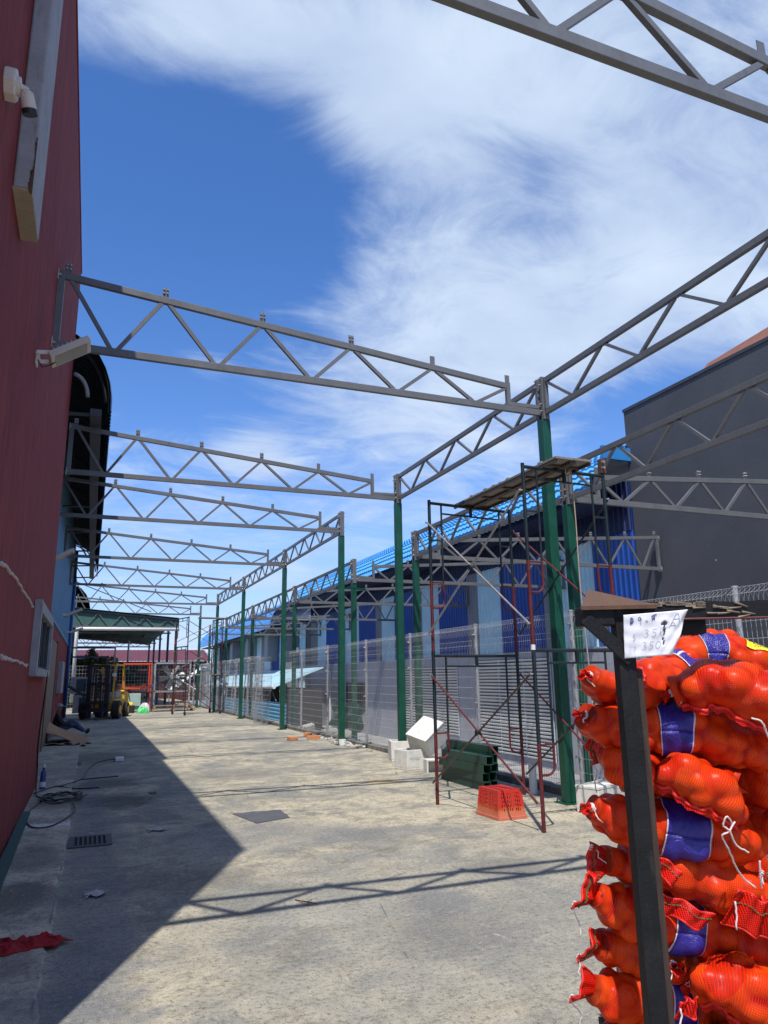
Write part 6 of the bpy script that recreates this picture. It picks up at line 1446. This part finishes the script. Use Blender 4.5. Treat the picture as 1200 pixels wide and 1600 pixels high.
def forklift():
    o = Vector((.42, 32.1, 0)); t = thing('forklift', o, 'yellow forklift with dark mast parked at the far left facing the camera', 'forklift'); X = o.x; Y = o.y
    t.rotation_euler = (0, 0, R(-15))
    def P(*a): return MB(o)
    b = P(); b.box((X - .50, Y + .35, .28), (X + .55, Y + 2.2, .78)); b.build('chassis', M['fyellow'], t, bevel=.05)
    b = P(); b.prism([(X - .52, Y + 2.0, .25), (X - .52, Y + 2.75, .4), (X - .52, Y + 2.8, 1.0), (X - .52, Y + 2.0, 1.12)], (0, 0, 0), (1.09, 0, 0)); b.build('counterweight', M['fyellow'], t, bevel=.05)
    b = P(); b.box((X - .32, Y + 1.2, .78), (X + .42, Y + 2.0, 1.05)); b.build('engine_cover', M['render'], t, bevel=.04)
    b = P(); b.box((X - .22, Y + 1.25, 1.05), (X + .25, Y + 1.7, 1.15)); b.box((X - .22, Y + 1.68, 1.1), (X + .25, Y + 1.8, 1.55)); b.build('seat', M['black'], t, bevel=.04)
    for (x, y, r, w) in ((X - .62, Y + .35, .36, .28), (X + .64, Y + .35, .36, .28), (X - .52, Y + 2.1, .30, .2), (X + .62, Y + 2.1, .30, .2)):
        b = P(); b.disc((x, y, r), (1, 0, 0), r, w, 22); wh = b.build('wheel', M['rubber'], t, smooth='auto', bevel=.02); b = P(); b.disc((x, y, r), (1, 0, 0), r * .5, w + .03, 14); b.build('rim', M['fyellow'], wh)
    for sx in (-1, 1):
        for dx, h in ((.30, 2.05), (.40, 2.12)):
            b = P(); b.box((X + sx * dx - .035, Y - .28, .12), (X + sx * dx + .035, Y - .12, h)); b.build('mast_rail', M['mastdark'], t)
        b = P(); b.box((X + sx * .22 - .05, Y - 1.25, .06), (X + sx * .22 + .05, Y - .32, .10)); b.box((X + sx * .22 - .05, Y - .36, .06), (X + sx * .22 + .05, Y - .32, .6)); b.build('fork', M['mastdark'], t)
        b = P(); b.tube([(X + sx * .1, Y - .2, .2), (X + sx * .1, Y - .2, 1.8)], .035, 8); b.build('lift_cylinder', M['mastdark'], t)
        b = P(); b.bar((X + sx * .45, Y + .35, .8), (X + sx * .40, Y + .75, 2.15), .06, .06); b.build('guard_pillar', M['mastdark' if sx < 0 else 'fyellow'], t)
        b = P(); b.bar((X + sx * .48, Y + 2.2, 1.0), (X + sx * .44, Y + 2.0, 2.15), .07, .07); b.build('guard_pillar', M['fyellow'], t)
        b = P(); b.disc((X + sx * .47, Y + .32, 1.75), (0, 1, 0), .08, .08, 12); b.build('headlight', M['white'], t)
    for z in (.35, .62, 2.05, 1.35):
        b = P(); b.box((X - .42, Y - .30, z), (X + .42, Y - .24, z + .10)); b.build('mast_crossbar', M['mastdark'], t)
    b = P(); b.box((X - .52, Y - .42, .30), (X + .52, Y - .36, .36)); b.box((X - .52, Y - .42, .62), (X + .52, Y - .36, .68))
    for k in range(5): b.box((X - .5 + .245 * k, Y - .42, .68), (X - .47 + .245 * k, Y - .38, 1.35))
    b.box((X - .52, Y - .42, 1.33), (X + .52, Y - .38, 1.38)); b.build('load_backrest', M['mastdark'], t)
    b = P()
    for k in range(7): b.box((X - .44, Y + .72 + k * .2, 2.14), (X + .44, Y + .77 + k * .2, 2.18))
    b.box((X - .47, Y + .7, 2.12), (X - .42, Y + 2.1, 2.2)); b.box((X + .42, Y + .7, 2.12), (X + .47, Y + 2.1, 2.2)); b.build('overhead_guard', M['fyellow'], t)
    b = P(); b.tube([(X + .1, Y + .8, .9), (X + .1, Y + .95, 1.3)], .03, 8); b.tube([(X + .1 + .16 * math.cos(a), Y + .97 + .06 * math.sin(a), 1.32 + .1 * math.sin(a)) for a in np.linspace(0, 6.28, 16, endpoint=False)], .015, 6, closed=True); b.build('steering_wheel', M['black'], t)
M['fyellow'] = paint('forklift_yellow', (.55, .33, .03), .45, .15, 5, dirt=(.25, .17, .06)); M['mastdark'] = paint('mast_black', (.02, .022, .035), .5, .3, 5)
FKL = forklift()
def skin_mesh(name, verts, edges, radii, mat, parent, sub=2, smooth=True):
    me = bpy.data.meshes.new(name); me.from_pydata([tuple(v) for v in verts], edges, []); o = bpy.data.objects.new(name, me); COL.objects.link(o)
    sk = o.modifiers.new('skin', 'SKIN'); sk.use_smooth_shade = True
    for i, r in enumerate(radii): me.skin_vertices[0].data[i].radius = (r, r) if not isinstance(r, tuple) else r
    me.skin_vertices[0].data[0].use_root = True; ss = o.modifiers.new('sub', 'SUBSURF'); ss.levels = sub; ss.render_levels = sub; me.materials.append(mat); o.parent = parent; return o
def person():
    o = Vector((-.72, 23.3, .018)); t = thing('person', o, 'person in dark top, jeans and pale cap seated with back to the wall', 'person')
    # local: +x away from wall. pelvis, spine, neck, head, arms
    v = [(0, 0, .13), (-.06, 0, .34), (-.08, 0, .52), (-.05, 0, .62), (-.04, -.19, .54), (.10, -.24, .32), (.30, -.16, .30), (-.04, .19, .54), (.10, .25, .33), (.30, .12, .32)]
    e = [(0, 1), (1, 2), (2, 3), (2, 4), (4, 5), (5, 6), (2, 7), (7, 8), (8, 9)]
    body = skin_mesh('body', v, e, [.15, .14, .15, .06, .07, .05, .04, .07, .05, .04], M['shirt'], t, 2)
    # head with nose, ears and neck
    v = [(-.05, 0, .60), (-.04, 0, .68), (-.01, 0, .78), (.08, 0, .765), (0, -.075, .77), (0, .075, .77)]
    skin_mesh('head', v, [(0, 1), (1, 2), (2, 3), (2, 4), (2, 5)], [.05, .055, .10, .018, .02, .02], M['skin'], t, 2)
    b = MB((0, 0, 0)); n = 14
    b.grid(lambda i, j: (-.015 + .112 * math.cos(2 * math.pi * i / n) * math.cos(j / 5 * 1.5), .105 * math.sin(2 * math.pi * i / n) * math.cos(j / 5 * 1.5), .80 + .095 * math.sin(j / 5 * 1.5)), n, 6, closeu=True)
    b.obox((.13, 0, .80), (.06, 0, -.012), (0, .07, 0), (0, 0, .006)); me = b.mesh('cap', M['capm'], True); c = bpy.data.objects.new('cap', me); COL.objects.link(c); c.parent = t
    for sy in (-1, 1):
        k = .36 if sy < 0 else .22; v = [(.0, sy * .09, .13), (.36, sy * .13, k + .06), (.70, sy * .12, .09)]
        skin_mesh('trouser_leg', v, [(0, 1), (1, 2)], [.11, .075, .05], M['jeans'], t, 2)
        v = [(.70, sy * .12, .09), (.78, sy * .12, .06), (.82, sy * .13, .17)]; skin_mesh('boot', v, [(0, 1), (1, 2)], [.055, .055, .045], M['black'], t, 1)
        hx, hy, hz = (.30, -.16, .30) if sy < 0 else (.30, .12, .32); v = [(hx, hy, hz), (hx + .09, hy, hz + .01)]; ed = [(0, 1)]; rr = [.032, .034]
        for f in range(4): v += [(hx + .14, hy + (f - 1.5) * .022, hz + .01), (hx + .175 - .006 * abs(f - 1), hy + (f - 1.5) * .024, hz - .02)]; ed += [(1, len(v) - 2), (len(v) - 2, len(v) - 1)]; rr += [.011, .009]
        v += [(hx + .06, hy + sy * -.05, hz)]; ed += [(0, len(v) - 1)]; rr += [.012]; skin_mesh('hand', v, ed, rr, M['skin'], t, 1)
M['shirt'] = paint('dark_shirt', (.02, .02, .022), .9, .2, 9); M['jeans'] = paint('blue_jeans', (.05, .085, .16), .9, .2, 9); M['skin'] = paint('skin', (.25, .13, .08), .6, .08, 9); M['capm'] = paint('pale_cap', (.28, .27, .26), .9, .3, 30)
person()
def tree(x, y, h, w, seed, label, col='leafolive'):
    rs = np.random.RandomState(seed); t = thing('tree', (x, y, 0), label, 'tree', 'trees beyond the far end')
    b = MB((x, y, 0)); b.tube([(x, y, 0), (x + .1, y, h * .4), (x - .05, y, h * .75)], [.14, .10, .05], 7)
    for k in range(7): a = rs.rand() * 6.28; b.tube([(x, y, h * (.35 + .05 * k)), (x + w * .55 * math.cos(a), y + w * .55 * math.sin(a), h * (.6 + .05 * k))], [.05, .02], 5)
    b.build('trunk', M['woodbrown'], t)
    b = MB((x, y, 0)); cl = [(rs.randn(3) * np.array([w * .42, w * .42, h * .16]) + np.array([x, y, h * .72])) for _ in range(26)]
    for c in cl:
        for _ in range(110):
            d = rs.randn(3); d /= np.linalg.norm(d); p = Vector(c + d * (w * .24) * rs.rand() ** .4); s_ = .05 + .05 * rs.rand(); u = Vector(rs.randn(3)).normalized(); v_ = u.orthogonal().normalized(); b.add([p - u * s_, p + v_ * s_ * .5, p + u * s_, p - v_ * s_ * .5], [(0, 1, 2, 3)])
    b.build('crown', M[col], t, kind='stuff')
M['leafolive'] = paint('olive_leaves', (.075, .085, .025), .6, .5, 3, bump=0)
tree(.3, 47.5, 3.3, 1.1, 1, 'olive bushy tree behind the forklift, left of the rack'); tree(2.4, 50.5, 2.6, 1.0, 2, 'low olive tree behind the orange rack'); tree(-1.0, 52, 2.9, 1.0, 3, 'olive tree by the left wall at the far end, mostly in shade')
def neighbour_bits():
    b = MB((8.9, 30, -1.2)); rs = np.random.RandomState(3); t = thing('stone_heap', (8.2, 27, -1.2), 'stacked pale stone filled bags behind the mesh fence under the dark green sheet', 'stone stack')
    k = 0
    for r in range(3):
        for c in range(6):
            x = 8.5 + .1 * rs.rand(); y = 24.6 + c * .52 + (r % 2) * .2; z = -1.2 + r * .27
            b = MB((x, y, z)); b.obox((x, y, z + .13), (.24, 0, .01 * rs.randn()), (0, .245, .01 * rs.randn()), (0, 0, .13)); b.build('stone_bag', M['stones'], t, bevel=.06)
    b = MB((9.0, 26.0, 0)); b.grid(lambda i, j: (8.9 + .06 * math.sin(i * 1.1 + j) + .02 * j, 24.4 + 3.6 * i / 15, -.35 + .95 * j / 9 - .04 * math.sin(i * .8)), 16, 10); o = b.build('green_tarpaulin', M['tarp'], smooth=True); tag(o, 'dark green tarpaulin hanging behind the mesh fence left of the grey wall', 'tarpaulin')
M['stones'] = m_concrete('pebbles', (.40, .40, .33), (.26, .26, .2)); M['tarp'] = paint('dark_green_tarp', (.035, .075, .06), .5, .3, 3)
neighbour_bits()

FINE = ('bolts', 'clamps', 'rail_teeth', 'cooling_fins', 'chips', 'splinters', 'printed_text', 'printed_mark', 'handwriting', 'brace_pivot', 'grille', 'deck_frame', 'mortar_crumbs')
for o in bpy.data.objects:
    if o.type == 'MESH' and o.name.split('.')[0] in FINE and 'kind' not in o.keys(): o['kind'] = 'stuff'
